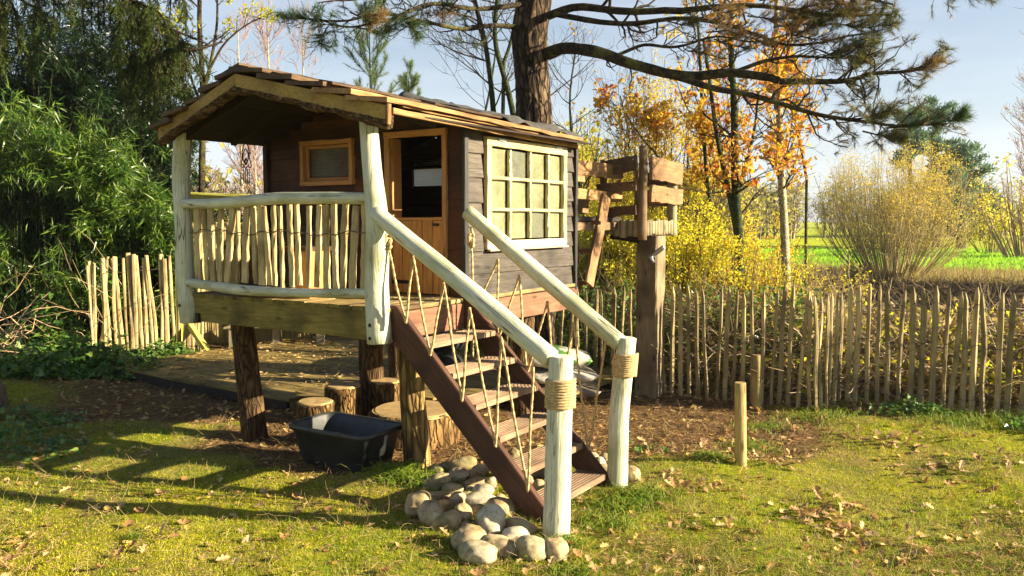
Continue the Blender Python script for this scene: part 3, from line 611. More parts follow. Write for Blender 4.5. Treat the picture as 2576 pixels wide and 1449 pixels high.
beam('eave_board', Lc(-.13, QE0-.012, 2.262), Lc(2.335, -.055, 2.248), .022, .034, M_eave, hut, seg=18, jit=.0015, wav=.003)
beam('eave_board', Lc(-.02, QE0+.02, 2.304), Lc(1.62, QE0+.10, 2.290), .028, .014, M_eave, hut, seg=12, jit=.0015, wav=.002)
for q_, z_, l0, l1 in ((.32, 2.475, -.14, 1.45), (.05, 2.405, .5, 2.05), (.75, 2.56, -.12, .95), (1.02, 2.628, -.18, 1.3)):
    beam('roof_batten', Lc(l0, q_, z_), Lc(l1, q_+.05, z_-.012), .12, .013, M_shingle, hut, up=np.array([0, 0, 1])-B*.24, seg=10, jit=.002, wav=.004)
beam('ridge_board', Lc(-.17, QR+.07, ZR+.022), Lc(2.3, QR+.07, ZR+.014), .19, .02, M_shingle, hut, up=np.array([0, 0, 1])+B*.3, seg=10, wav=.005)
log('ridge_felt', [Lc(-.1, QR+.03, ZR+.02), Lc(2.2, QR+.03, ZR+.01)], [.03, .03], M_felt, hut, sides=10, bump=.3)
# felt over the rear half of the roof, humped
up_, vp_ = 34, 26; V = []
for a_ in np.linspace(0, 1, up_):
    for b_ in np.linspace(0, 1, vp_):
        p = 1.30+1.10*a_; q = -.10+1.1*b_; z = roofz(q)+.052+.030*abs(vn([p*5, q*4, 0], 5))+.014*vn([p*14, q*9, 0], 8)+.02*math.exp(-((p-1.45)/.08)**2)
        if b_ < .05: z -= .03
        V.append(Lc(p, q+.02*a_, z-.012*a_))
V = np.array(V); i_ = (np.arange(up_-1)[:, None]*vp_+np.arange(vp_-1)).ravel(); q_ = np.stack([i_, i_+1, i_+vp_+1, i_+vp_], -1)
V2 = V-[0, 0, .006]; n_ = len(V)
bd = list(range(vp_))+[k*vp_+vp_-1 for k in range(1, up_)]+[(up_-1)*vp_+k for k in range(vp_-2, -1, -1)]+[k*vp_ for k in range(up_-2, 0, -1)]
rim = np.array([[bd[k], bd[(k+1) % len(bd)], bd[(k+1) % len(bd)]+n_, bd[k]+n_] for k in range(len(bd))])
wobj('roofing_felt', np.concatenate([V, V2]), [q_[:, ::-1], q_+n_, rim], M_felt, hut, Lc(1.9, .4, 2.4))
def fascia(q0, z0, q1, z1, h):
    K = 40; secs = np.zeros((K, 4, 3)); s0 = rng.random()*9
    for k in range(K):
        f = k/(K-1); q = q0+(q1-q0)*f; zt = z0+(z1-z0)*f; zb = zt-h+.010*vn([f*7, s0, 0])
        for m_, (pp, zz) in enumerate(((-.178, zt), (-.178, zb), (-.150, zb), (-.150, zt))): secs[k, m_] = Lc(pp, q, zz)
    V, q_, c_ = loft(secs); wobj('fascia_board', V, [q_, c_], M_fascia, hut, Lc(-.16, (q0+q1)/2, z0), smooth=False)
    secs = np.zeros((K, 6, 3))
    for k in range(K):
        f = k/(K-1); q = q0+(q1-q0)*f; zt = z0+(z1-z0)*f-h+.014; d = .052+.030*fbm([f*9, s0, 2.], 3, 3); 
        for m_, (pp, zz) in enumerate(((-.183, -.008), (-.180, -d*.6), (-.150, -d), (-.125, -d*.9), (-.11, -d*.3), (-.11, .03))): secs[k, m_] = Lc(pp+.006*vn([f*30, m_, s0]), q, zt+zz+.004*vn([f*40, m_, 1.]))
    V, q_, c_ = loft(secs); wobj('bark_edge', V, [q_, c_], M_stilt, hut, Lc(-.15, (q0+q1)/2, z0))
fascia(QR+.004, 2.588, QE0-.005, 2.292, .088); fascia(QR-.002+.008, 2.588, QL-.01, 2.287, .082)
beam('fascia_end', Lc(-.165, QE0-.016, 2.300), Lc(-.165, QE0-.016, 2.185), .03, .018, M_eave, hut, up=B, seg=3)
# yellow green rail of the far porch side
beam('side_rail', Lc(.06, 1.97, 1.81), Lc(PH-.05, 1.97, 1.80), .03, .05, M_lime, hut)
beam('corner_block', Lc(-.01, 1.80, .94), Lc(-.01, 1.77, .94), .03, .07, M_dark, hut, seg=1)
# ------------------------------------------------------------------ staircase
st = empty('staircase', Lc(.42, -.9, 0), 'open red brown timber staircase with six ridged treads climbing to the porch', 'staircase')
def stringer(p):
    prof = [(-.055, 1.095), (.0, 1.095), (.0, .99), (-1.12, -.03), (-1.235, -.03), (-1.235, .0)]
    prof = [(0.0, 1.13), (-.075, 1.13), (-1.225, -.02), (-1.02, -.02), (0.0, .96)]
    th = .042; secs = np.array([[Lc(p-th/2, q, z) for q, z in prof], [Lc(p+th/2, q, z) for q, z in prof]])
    M = frame(Lc(p, -1.2, 0), Lc(p, 0, 1.17)); Mi = np.array(M.inverted())
    bm = secs.reshape(-1, 3) @ Mi[:3, :3].T+Mi[:3, 3]; n = len(prof)
    Fq = np.array([[j, (j+1) % n, (j+1) % n+n, j+n] for j in range(n)])
    import bmesh
    me = meshdata('stringer', bm, [Fq[:, ::-1], np.array([list(range(n)), list(range(n, 2*n))[::-1]])], False)
    b_ = bmesh.new(); b_.from_mesh(me); bmesh.ops.recalc_face_normals(b_, faces=b_.faces); bmesh.ops.bevel(b_, geom=b_.edges[:], offset=.004, segments=2, affect='EDGES'); b_.to_mesh(me); b_.free()
    return link('stringer', me, M_string, st, M)
stringer(.045); stringer(.765)
for k in range(6):
    z = .092+.1655*k; qf = -1.13+.165*k; d = .19; nr = 8; prof = [(0, -.034), (0, -.003)]
    for j in range(nr):
        x = .008+(d-.016)*j/nr; s_ = (d-.016)/nr; prof += [(x, 0), (x+s_*.5, 0), (x+s_*.58, -.009), (x+s_*.92, -.009)]
    prof += [(d-.006, 0), (d, -.003), (d, -.034)]
    prof = np.array(prof); M = frame(Lc(.067, qf, z), Lc(.743, qf, z)); K = 6; secs = np.zeros((K, len(prof), 3)); xs = np.linspace(0, .676, K); W_ = .676
    sgn = np.sign(np.dot(np.array(M)[:3, 1], B)); secs[:, :, 0] = xs[:, None]; secs[:, :, 1] = sgn*prof[None, :, 0]; secs[:, :, 2] = prof[None, :, 1]
    V, q_, c_ = loft(secs); link('tread', meshdata('tread', V, [q_, c_], False), M_tread, st, M)
# ------------------------------------------------------------------ handrails: rustic white posts, sloping rails, rope
def rope_mesh(pts, r, name, parent, pitch=.05, strands=3):
    pts = np.array(pts); d = np.concatenate([[0], np.cumsum(np.linalg.norm(np.diff(pts, axis=0), axis=1))]); n = max(8, int(d[-1]/.006)); s = np.linspace(0, d[-1], n)
    P = np.stack([np.interp(s, d, pts[:, k]) for k in range(3)], 1)
    T = nrm(np.gradient(P, axis=0)); ref = np.array([A[0], A[1], .01]); U = nrm(np.cross(T, ref)); Vv = np.cross(T, U); S_ = 9; a = np.arange(S_)*2*math.pi/S_
    ph = s[:, None]/pitch*2*math.pi; rr = r*(1+.22*np.cos(strands*(a[None])-ph*1.0))
    V = P[:, None]+rr[..., None]*(np.cos(a)[None, :, None]*U[:, None]+np.sin(a)[None, :, None]*Vv[:, None])
    Vx, q_, c_ = loft(V); return wobj(name, Vx, [q_, c_], M_rope, parent, P.mean(0))
def zigzag(pts, p, fa=8):
    """rope course through (q, z) with rounded turns"""
    out = []
    for (q0, z0), (q1, z1) in zip(pts[:-1], pts[1:]):
        for f in np.linspace(0, 1, fa, endpoint=False): out.append(Lc(p+.004*math.sin(f*9), q0+(q1-q0)*f, z0+(z1-z0)*f-.012*math.sin(f*math.pi)*(1 if abs(q1-q0) > .05 else 0)))
    out.append(Lc(p, *pts[-1])); return out
def wrap(center, r, z0, z1, turns, parent, lean=(0, 0)):
    n = turns*26; P = []
    for k in range(n+1):
        f = k/n; a = k/26*2*math.pi; z = z0+(z1-z0)*f; P.append([center[0]+lean[0]*(f-.5)+r*math.cos(a), center[1]+lean[1]*(f-.5)+r*math.sin(a), z])
    P = np.array(P); T = nrm(np.gradient(P, axis=0)); U = nrm(np.stack([P[:, 0]-center[0], P[:, 1]-center[1], 0*P[:, 0]], 1)); Vv = np.cross(T, U); S_ = 8; a = np.arange(S_)*2*math.pi/S_
    s = np.arange(n+1)*2*math.pi*r/26; ph = s[:, None]/.042*2*math.pi; rr = .0092*(1+.24*np.cos(3*a[None]-ph))
    V = P[:, None]+rr[..., None]*(np.cos(a)[None, :, None]*U[:, None]+np.sin(a)[None, :, None]*Vv[:, None]); Vx, q_, c_ = loft(V)
    return wobj('rope_wrap', Vx, [q_, c_], M_rope, parent, center)
def handrail(label, base, mid, top, r0, r1, rail, p, rope, knot, wz):
    h = empty('handrail', (base[0], base[1], 0), label, 'handrail', 'rustic handrails of the staircase')
    log('newel_post', [base, mid, top], [r0, (r0+r1)/2, r1], M_white, h, sides=26, bump=.07, seg=22, cap=M_whitecap)
    log('rail_log', rail, [.048, .053, .054], M_white, h, sides=22, bump=.07, seg=26, cap=M_whitecap)
    c = np.array(top)*.8+np.array(mid)*.2; wrap([c[0], c[1], 0], r1+.010, wz[0], wz[1], 10, h, lean=((top[0]-mid[0])*.25, (top[1]-mid[1])*.25))
    rope_mesh(zigzag(rope, p), .0068, 'zigzag_rope', h)
    k = np.array(Lc(p, *knot)); P = [k+np.array([.018*math.cos(a), .012*math.sin(a*2), .026*math.sin(a)-.004*a]) for a in np.linspace(0, 4*math.pi, 26)]
    rope_mesh([k+[0, 0, .06]]+P+[Lc(p, *rope[0])], .0085, 'rope_knot', h); return h
n1 = gr(1398, 1350); n2 = gr(1552, 1224)
t1 = at(1411, 897, n1[1]+.0); t2 = at(1577, 850, n2[1]); m1 = at(1406, 1110, n1[1]); m2 = at(1557, 1040, n2[1])
r1p = Lc(.0, .01, 1.685)
handrail('near white log handrail ending at the straight rope bound post among the cobbles', [n1[0], n1[1], -.06], m1, t1, .072, .062,
         [Lc(-.04, .02, 1.69), (Lc(-.04, .02, 1.69)+at(1384, 900, n1[1]+.02))/2+[0, 0, .002], at(1386, 902, n1[1]+.02)], .0,
         [(-.035, 1.50), (-.169, 1.035), (-.23, 1.44), (-.352, .855), (-.456, 1.292), (-.583, .615), (-.639, 1.16), (-.815, .384), (-.853, 1.01), (-1.028, .17), (-1.062, .86)], (-.037, 1.545), (t1[2]-.265, t1[2]-.118))
handrail('far white log handrail from the black corner board to the crooked rope bound post', [n2[0], n2[1], -.06], m2, t2, .066, .058,
         [Lc(PH-.06, -.075, 1.70), (Lc(PH-.06, -.075, 1.70)+at(1556, 862, n2[1]))/2+[0, 0, .0], at(1560, 864, n2[1])], .775,
         [(-.085, 1.49), (-.115, 1.05), (-.305, 1.392), (-.30, .85), (-.471, 1.292), (-.530, .64), (-.685, 1.135), (-.76, .41), (-.877, 1.015), (-.985, .19), (-1.10, .90), (-1.155, .905)], (-.085, 1.535), (t2[2]-.235, t2[2]-.10))

# ------------------------------------------------------------------ things on and under the porch
bn = empty('bench', Lc(.2, 1.15, ZD), 'plain brown bench with a thin seat on two squared block legs, behind the porch palings', 'bench')
beam('seat', Lc(.22, 1.68, 1.452), Lc(.22, .78, 1.452), .24, .028, M_inner, bn); beam('leg', Lc(.20, .865, ZD+.012), Lc(.20, .865, 1.438), .18, .16, M_door, bn, up=A); beam('leg', Lc(.20, 1.40, ZD+.012), Lc(.20, 1.40, 1.438), .19, .16, M_inner, bn, up=A)
# wind chime
wc = at(618, 345, 6.35)
ch = empty('wind_chime', wc, 'black wire wind chime in a pointed hood shape with hanging tubes, under the porch roof', 'wind chime')
def uv3(lst, Y): return np.array([[at(618+(x-97)*.205*.92, 335+(y)*.287*.92*.88, Y) for x, y in lst]])
def smooth_c(P, n=40):
    P = P[0]; t = np.linspace(0, len(P)-1, n); Q = np.stack([np.interp(t, np.arange(len(P)), P[:, k]) for k in range(3)], 1)
    for _ in range(2): Q[1:-1] = (Q[:-2]+Q[2:]+2*Q[1:-1])/4
    return Q[None]
def wire(name, lst, r=.0042):
    P = smooth_c(uv3(lst, 6.35)); Vt, Ft = tubes(P, np.full(P.shape[:2], r), 5); return wobj(name, Vt, Ft, M_metal, ch)
wire('hanging_cord', [(97, 10), (97, 60), (97, 105)], .002)
wire('hood_wire', [(97, 105), (65, 130), (50, 200), (50, 290), (38, 350), (55, 378), (75, 360)]); wire('hood_wire', [(97, 105), (128, 130), (145, 200), (148, 280), (176, 345), (165, 370), (140, 372), (125, 350)])
wire('inner_ring', [(97, 165), (65, 210), (60, 280), (97, 350), (135, 280), (130, 210), (97, 165)]); wire('inner_ring', [(60, 330), (97, 385), (140, 340)])
for x in (72, 95, 122, 146): wire('chime_tube', [(x, 385), (x, 460), (x, 548)], .0035)
dc = at(618+3*.19, 335+285*.25, 6.35); th = np.linspace(0, 2*math.pi, 24, endpoint=False)
ds = np.stack([np.stack([dc[0]+.012*np.cos(th), np.full(24, dc[1]+k*.004), dc[2]+.028*np.sin(th)], 1) for k in (0, 1)]); Vd, qd, cd = loft(ds); wobj('mirror_disc', Vd, [qd, cd], M_glint, ch)

# black mortar tub
tub = empty('mortar_tub', (-1.12, 5.52, 0), 'empty black plastic tub with a rolled rim in front of the stumps', 'tub')
def rrect(cx, cy, z, a, b_, r, ang, n=6):
    P = []
    for (sx, sy, a0) in ((1, 1, 0), (-1, 1, 90), (-1, -1, 180), (1, -1, 270)):
        for k in range(n):
            t = math.radians(a0+90*k/(n-1)); x = sx*(a-r)+r*math.cos(t); y = sy*(b_-r)+r*math.sin(t); P.append([cx+x*math.cos(ang)-y*math.sin(ang), cy+x*math.sin(ang)+y*math.cos(ang), z])
    return P
ang = math.atan2(-.365, .618); tc_ = (-1.125, 5.52)
sec = [rrect(*tc_, .004, .27, .15, .05, ang), rrect(*tc_, .012, .285, .163, .06, ang), rrect(*tc_, .235, .332, .205, .07, ang), rrect(*tc_, .240, .352, .225, .08, ang), rrect(*tc_, .262, .358, .231, .085, ang), rrect(*tc_, .272, .352, .225, .08, ang), rrect(*tc_, .270, .338, .210, .072, ang), rrect(*tc_, .258, .330, .202, .07, ang), rrect(*tc_, .020, .275, .153, .055, ang)]
V, q_, c_ = loft(np.array(sec)); wobj('tub_body', V, [q_, c_], M_plastic, tub, smooth=True)
# stumps
def stump(label, u, vb, z_top, r, cat='log stump', name='log_stump', grp='cut log stumps under the playhouse', sides=34, bump_=.10, flat=None, xy=None, capm=None):
    g = gr(u, vb) if xy is None else np.array(xy); t = g+[rng.normal(0, .006), rng.normal(0, .006), 0]
    e = empty(name, (g[0], g[1], 0), label, cat, grp)
    P0 = np.array([g[0], g[1], -.03]); P1 = np.array([t[0], t[1], z_top-.012])
    log('bark_side', [P0, P1], [r*1.03, r], M_stump, e, sides=sides, bump=bump_, seg=8, bf=(1, 9), cap=M_rings)
    log('cut_face', [P1+[0, 0, -.01], P1+[0, 0, .008]], [r*.955, r*.95], M_rings, e, sides=sides, bump=bump_*.6, seg=2); return e
def topat(u, v, z): g = gr(u, v, z); return [g[0], g[1], 0]
stump('short log stump with split bark just behind the black tub', 0, 0, .30, .138, xy=topat(793, 1008, .30))
stump('tallest log stump with deep furrowed bark, between two others', 0, 0, .29, .148, xy=topat(862, 968, .29))
stump('log stump with stripped reddish bark beside the rear stilt', 0, 0, .30, .135, xy=topat(967, 958, .30))
stump('wide low slice of tree trunk behind the tub, grey brown cut face', 0, 0, .21, .34, xy=topat(1040, 1032, .21), bump_=.07, cat='tree slice', name='tree_slice')
# tyre
def torus_tyre(c, R_, r_, label):
    e = empty('old_tyre', c, label, 'tyre'); prof = []
    for k in range(16):
        a = k/16*2*math.pi; prof.append((R_+r_*math.cos(a)*(1.0), r_*.95*math.sin(a)+.0))
    secs = []
    for k in range(49):
        t = k/48*2*math.pi; tr = 1+(.012 if k % 2 else 0)
        secs.append([[c[0]+pr*math.cos(t)*(tr if pr > R_ else 1), c[1]+pr*math.sin(t)*(tr if pr > R_ else 1), c[2]+pz] for pr, pz in prof])
    V, q_, c_ = loft(np.array(secs)); wobj('tyre_casing', V, q_, M_rubber, e)
    secs = [[[c[0]+(R_-.05+dx)*math.cos(t), c[1]+(R_-.05+dx)*math.sin(t), c[2]+dz] for dx, dz in ((0, .075), (.02, .085), (.03, .08))] for t in np.linspace(0, 2*math.pi, 33)]
    V, q_, c_ = loft(np.array(secs)); wobj('tyre_bead', V, q_, M_rubber, e)
ty = gr(1090, 905, .16); 
for k, z in enumerate((.13, .37)): torus_tyre((ty[0]-.02+.02*k, ty[1]+.02, z), .235, .105, ['old black tyre flat on the wooden platform, lower of the two', 'old black tyre lying on top of another behind the stairs'][k])
# bags of soil
def bag(c, L_, W_, T_, ang, label, cols):
    e = empty('soil_bag', c, label, 'soil bag', 'plastic bags of soil stacked by the fence'); K, S_ = 22, 20; secs = np.zeros((K, S_, 3)); s0 = rng.random()*20
    for k in range(K):
        f = k/(K-1); x = (f-.5)*L_; g = math.sin(math.pi*min(1, max(0, f)))**.45; wz = T_*(g*.95+.04); wy = W_*(.88+.12*g)
        for j in range(S_):
            a = j/S_*2*math.pi; y = wy*.5*np.sign(math.cos(a))*abs(math.cos(a))**.7; z = wz*.5*np.sign(math.sin(a))*abs(math.sin(a))**.9
            n = .018*vn([x*9, y*9+s0, z*9])+.007*vn([x*30, y*30, s0]); y += n; z += n*1.2
            secs[k, j] = [c[0]+x*math.cos(ang)-y*math.sin(ang), c[1]+x*math.sin(ang)+y*math.cos(ang), c[2]+z+T_/2]
    V, q_, c_ = loft(secs); wobj('plastic_sack', V, [q_, c_], cols, e)
def mk_bag(name, c1, c2, th):
    m, t, o, b = mat_new(name); v, r_ = coords(t); n = noise(t, v, 5, 3, .5)
    col = mixc(t, ramp(t, n, [(th, (0, 0, 0)), (th+.03, (1, 1, 1))]), c1, c2); col = mixc(t, .4, col, ramp(t, noise(t, v, 25, 4, .7), [(.3, (.4, .35, .3)), (.65, (1, 1, 1))]), 'MULTIPLY')
    t.links.new(col, b.inputs['Base Color']); b.inputs['Roughness'].default_value = .3; return m
MB1 = mk_bag('green_white_bag_film', (.10, .26, .05), (.55, .53, .45), .47); MB2 = mk_bag('grey_bag_film', (.30, .27, .22), (.50, .46, .40), .5); MB3 = mk_bag('dark_bag_film', (.17, .14, .11), (.42, .38, .32), .5)
bg_ = gr(1415, 1005); ba = .05
bag((bg_[0]+.02, bg_[1]+.1, .0), .66, .44, .15, ba, 'dusty grey soil bag at the bottom of the stack by the fence', MB3)
bag((bg_[0]+.00, bg_[1]+.1, .135), .64, .43, .16, ba+.08, 'wrinkled grey soil bag in the middle of the stack', MB2)
bag((bg_[0]-.03, bg_[1]+.1, .285), .60, .42, .18, ba-.06, 'green and white soil bag on top of the stack', MB1)
# low wooden platform on the ground
M_plat = wood('platform_board', (.16, .11, .03), (.36, .26, .08), (.09, .055, .015), gs=18, var=.25)
pf = empty('garden_platform', (-2.3, 8.0, 0), 'low wooden platform of weathered boards littered with leaves, beneath the playhouse', 'platform')
c0 = gr(722, 1003, .10); cL = gr(335, 932, .10); dv = nrm(np.array([cL[0]-c0[0], cL[1]-c0[1], 0])); nv = np.array([-dv[1], dv[0], 0]); nv = nv if nv[1] > 0 else -nv; Lp = np.linalg.norm((cL-c0)[:2])+.5
for k in range(20):
    o_ = np.array([c0[0], c0[1], .088+rng.normal(0, .002)])+nv*(.07+k*.146); 
    sh = max(0, 1.15*(k-6)*.146) if k > 6 else 0
    beam('board', o_-dv*(.02+rng.random()*.03+min(1.9, k*.20)), o_+dv*Lp, .138, .026, M_plat, pf, seg=6, jit=.0018, wav=.002)
beam('bearer', np.array([c0[0], c0[1], .03])+nv*.02, np.array([c0[0], c0[1], .03])+nv*.02+dv*Lp, .05, .08, M_dark, pf)
beam('bearer', np.array([c0[0], c0[1], .03])+nv*.03+dv*.03, np.array([c0[0], c0[1], .03])+nv*1.0-dv*.9, .05, .08, M_deck, pf)
# pallet standing beyond
pl = gr(715, 878, 0); pe = empty('wooden_pallet', (pl[0], 10.6, 0), 'grey wooden pallet lying in the shade under the rear of the playhouse', 'pallet')
for k in range(4): beam('slat', [-3.6, 10.3+k*.16, .30], [-2.3, 10.2+k*.16, .33], .1, .02, M_tgrey, pe)
for x in (-3.5, -2.95, -2.4): beam('block', [x, 10.3, .02], [x, 10.3, .29], .09, .1, M_tgrey, pe, up=(0, 1, 0), seg=1)
# round pegs
def peg(u, vb, vt, r, label, mat=M_tgrey):
    g = gr(u, vb); t = at(u-2, vt, g[1]); e = empty('round_peg', g, label, 'wooden post', 'short round wooden posts in the lawn')
    log('peg_log', [[g[0], g[1], -.05], t], [r*1.03, r*.97], mat, e, sides=18, bump=.05, seg=10, cap=M_rings)
M_peg = wood('peg_wood', (.30, .22, .08), (.50, .38, .15), (.2, .15, .05), gs=14, var=.1)
peg(1864, 1172, 963, .038, 'short round wooden post alone at the edge of the lawn', M_peg); peg(1905, 1026, 893, .043, 'short round wooden post close to the paling fence, partly behind the other post', M_peg)
# brown rock at the left edge
def stone_mesh(c, rx, ry, rz, yaw, seed, name='cobble', sub=4, rough_=.24, tilt=0):
    import bmesh
    b_ = bmesh.new(); bmesh.ops.create_icosphere(b_, subdivisions=sub, radius=1); me = bpy.data.meshes.new(name); b_.to_mesh(me); b_.free()
    V = np.zeros(len(me.vertices)*3, np.float32); me.vertices.foreach_get('co', V); V = V.reshape(-1, 3).astype(float)
    V = V*(1+rough_*1.5*fbm(V*.9+seed*7.3, 2, 2)[:, None]+rough_*.35*fbm(V*2.6+seed*3.1, 6, 2)[:, None]); V = np.sign(V)*np.abs(V)**.92
    V *= [rx, ry, rz]; me.vertices.foreach_set('co', V.astype(np.float32).ravel()); me.polygons.foreach_set('use_smooth', np.ones(len(me.polygons), bool)); me.update()
    M = Matrix.Translation(Vector(c)) @ Matrix.Rotation(yaw, 4, 'Z') @ Matrix.Rotation(tilt, 4, 'Y'); return me, M
g = at(-34, 1015, 7.2); me, M = stone_mesh((g[0], 7.2, .05), .15, .20, .24, .4, 91, 'garden_rock'); tag(link('garden_rock', me, plain('brown_rock', (.13, .085, .05), .9, .4, 9, bs=.6), None, M), 'brown boulder cut off by the left edge of the picture', 'rock')
# cobbles round the foot of the stairs: (x, y, w, h, yaw deg) in a close-up of that corner
CB = [(470, 700, 250, 260, 20, 'large pale cobble at the outer left end of the heap'), (600, 810, 260, 300, 60, 'brown blotched cobble in front of the large pale one'), (775, 895, 290, 190, 40, 'greyish egg shaped cobble lying on the moss, left front of the heap'),
 (690, 615, 220, 110, 0, 'flat yellowish cobble behind the large pale one'), (760, 710, 150, 130, 30, 'small white mottled cobble between larger ones'), (880, 660, 170, 160, 10, 'smooth pinkish cobble in the middle of the left group'),
 (950, 800, 180, 230, 80, 'grey green cobble standing upright with one dark pit'), (670, 470, 280, 170, 35, 'long grey cobble leaning at the rear left'), (660, 350, 150, 170, 70, 'tan upright cobble against the split log stilt'),
 (800, 310, 180, 110, -20, 'yellow green cobble behind the stilt'), (955, 250, 240, 140, 10, 'broad buff cobble at the very back of the heap'), (905, 390, 190, 170, 30, 'dark green cobble in the rear row'),
 (1075, 390, 170, 110, 0, 'olive brown cobble beside the dark green one'), (1140, 330, 170, 110, 20, 'grey cobble half hidden by the stair stringer'), (1080, 470, 230, 110, 5, 'dark brown shaded cobble under the rear row'),
 (855, 540, 210, 120, -5, 'grey streaked flat cobble in the centre left'), (1030, 525, 95, 80, 0, 'smallest white cobble in the heap'), (1165, 545, 200, 140, 10, 'cream cobble with a vertical crack near the stringer'),
 (985, 600, 160, 70, 0, 'thin dark flat cobble below the centre'), (1140, 660, 310, 140, 0, 'wide orange stained cobble in the centre'), (1345, 620, 120, 80, 10, 'orange cobble tucked under the stringer'),
 (1095, 765, 170, 130, 10, 'sandy cobble left of the biggest one'), (1360, 760, 250, 210, -30, 'dark greenish cobble right beneath the stringer'), (1265, 890, 320, 280, 60, 'biggest rounded cobble with a sunlit yellow top'),
 (975, 935, 130, 100, 20, 'dark mossy cobble wedged behind the front row'), (1030, 1090, 320, 250, -30, 'large green tinged cobble in the front row'), (1135, 1230, 340, 220, -12, 'brown ringed cobble at the very front'),
 (1365, 1165, 330, 190, -35, 'ochre cobble lying diagonally in the front row'), (1575, 930, 290, 130, -25, 'long smooth cobble just below the foot of the stringer'), (1500, 1060, 280, 210, 0, 'broad brown cobble with an orange leaf on it'),
 (1700, 1190, 280, 250, 20, 'pale squarish cobble with a notch, front right'), (1955, 1185, 235, 240, 70, 'round cobble alone at the base of the near newel post'), (1210, 640, 140, 110, 0, 'hidden brown cobble deep in the heap'),
 (1250, 470, 120, 120, 0, 'brown cobble in the shadow of the stringer'), (1500, 160, 130, 110, 30, 'tan cobble behind the stairs under the second tread'), (1780, 350, 170, 160, 0, 'green grey cobble beneath the treads'),
 (1770, 520, 160, 150, 10, 'grey cobble under the lowest treads'), (1640, 430, 130, 120, 0, 'dim cobble below the middle of the stairs'), (1600, 560, 150, 90, 0, 'low dark cobble under the front tread')]
CB2 = [(1590, 1196, 34, 58, 75, 'tan round cobble on the lawn side of the far newel post'), (1508, 1170, 30, 34, 30, 'grey cobble between the stringer end and the far post'), (1492, 1152, 28, 26, 0, 'cream cobble just behind the foot of the far stringer'), (1522, 1150, 20, 24, 0, 'small dark cobble hidden by the far newel post'), (1515, 1190, 36, 40, 10, 'mottled cobble against the far stringer'), (1292, 1145, 28, 30, 0, 'small pointed cobble in the leaf litter behind the treads')]
allc = [(939+x*.2361, 1107+y*.2361, w_*.2361, h_*.2361, yw, lb) for x, y, w_, h_, yw, lb in CB]+CB2
for k, (u, v, w_, h_, yw, lb) in enumerate(allc):
    w_ *= 1.18; h_ *= 1.22
    g = gr(u, v+h_*.30); d = g[1]; rx = w_/2*d/F*1.04; hh = h_/2*d/F; rz = min(hh*.96, rx*.98); ry = min(max(rx, hh)*.98, max(hh*1.25, rx*.75))
    c = at(u, v, d); zc = max(c[2], rz*.55)
    if yw > 55: rx *= .92; 
    me, M = stone_mesh((g[0], g[1]+ry*.25, zc), rx, ry, rz, math.radians(yw if abs(yw) < 30 else yw*.3), k+1, tilt=-math.radians(yw*.55) if abs(yw) < 50 else 0)
    tag(link('cobble', me, M_stone, None, M), lb, 'stone', 'river cobbles heaped round the foot of the stairs')

# ------------------------------------------------------------------ lookout tower and bridge
tw = empty('lookout_tower', at(1610, 985, 7.7)*[1, 1, 0], 'weathered lookout platform with plank rails on one thick square post', 'lookout tower')
cT = at(1611, 590, 7.45); cT = np.array([cT[0], cT[1], 0]); up3 = (0, 0, 1)
def T(s, t, z): return cT+B*s+A*t+np.array([0, 0, z])     # s leftwards, t backwards
pb_ = T(.03, .40, 0)
beam('square_post', T(.04, .33, -.08), T(.04, .33, 1.5), .21, .21, M_post, tw, up=A, seg=14, jit=.002, ch=.012)
# ragged round deck edge of half logs
zt = lambda: 1.645+rng.normal(0, .006)
for k in range(6): log('half_log', [T(.36-.065*k, .0, 1.50+rng.normal(0, .008)), T(.36-.065*k, .0, zt())], [.033, .033], M_tgrey, tw, sides=12, bump=.06, seg=3)
for k in range(12): log('half_log', [T(0, .055+.062*k, 1.51+rng.normal(0, .008)), T(0, .055+.062*k, zt())], [.030, .028], M_tgrey, tw, sides=12, bump=.06, seg=3)
for k in range(6): beam('floor_board', T(.38, .06+k*.12, 1.60), T(.0, .06+k*.12, 1.60), .11, .025, M_tower, tw, seg=2)
beam('support_beam', T(.36, .12, 1.50), T(.0, .33, 1.44), .07, .06, M_dark, tw); beam('support_beam', T(.03, .0, 1.53), T(.03, .78, 1.53), .07, .06, M_dark, tw)
log('rail_post', [T(-.035, -.035, 1.47), T(-.04, -.045, 2.30)], [.040, .037], M_tower, tw, sides=14, bump=.08, seg=10, flat=.1, cap=M_rings)
log('rail_post', [T(.0, .74, 1.50), T(.0, .72, 2.14)], [.045, .045], M_tgrey, tw, sides=14, bump=.08, seg=10)
beam('rail_post', T(.40, .05, 1.45), T(.40, .05, 2.20), .05, .05, M_tower, tw, up=A); beam('rail_post', T(.38, .75, 1.5), T(.38, .75, 2.15), .05, .05, M_tower, tw, up=A)
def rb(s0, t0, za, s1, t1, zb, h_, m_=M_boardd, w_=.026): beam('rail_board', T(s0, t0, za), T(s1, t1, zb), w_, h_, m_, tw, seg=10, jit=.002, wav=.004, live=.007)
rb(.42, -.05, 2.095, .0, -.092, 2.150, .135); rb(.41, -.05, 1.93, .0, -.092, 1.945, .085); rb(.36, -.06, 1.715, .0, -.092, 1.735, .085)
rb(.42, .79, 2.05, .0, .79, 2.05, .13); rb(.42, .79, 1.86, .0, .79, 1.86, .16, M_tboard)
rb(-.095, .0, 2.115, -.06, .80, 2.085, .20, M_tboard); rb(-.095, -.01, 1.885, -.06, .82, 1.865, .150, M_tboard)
for s_, z_ in ((.03, 2.18), (.03, 1.95), (.39, 2.12), (.39, 1.92)): c = T(s_, -.106 if s_ < .1 else -.068, z_); log('screw_head', [c, c-A*.004], [.006, .006], M_zinc, tw, sides=8, bump=0, seg=1)
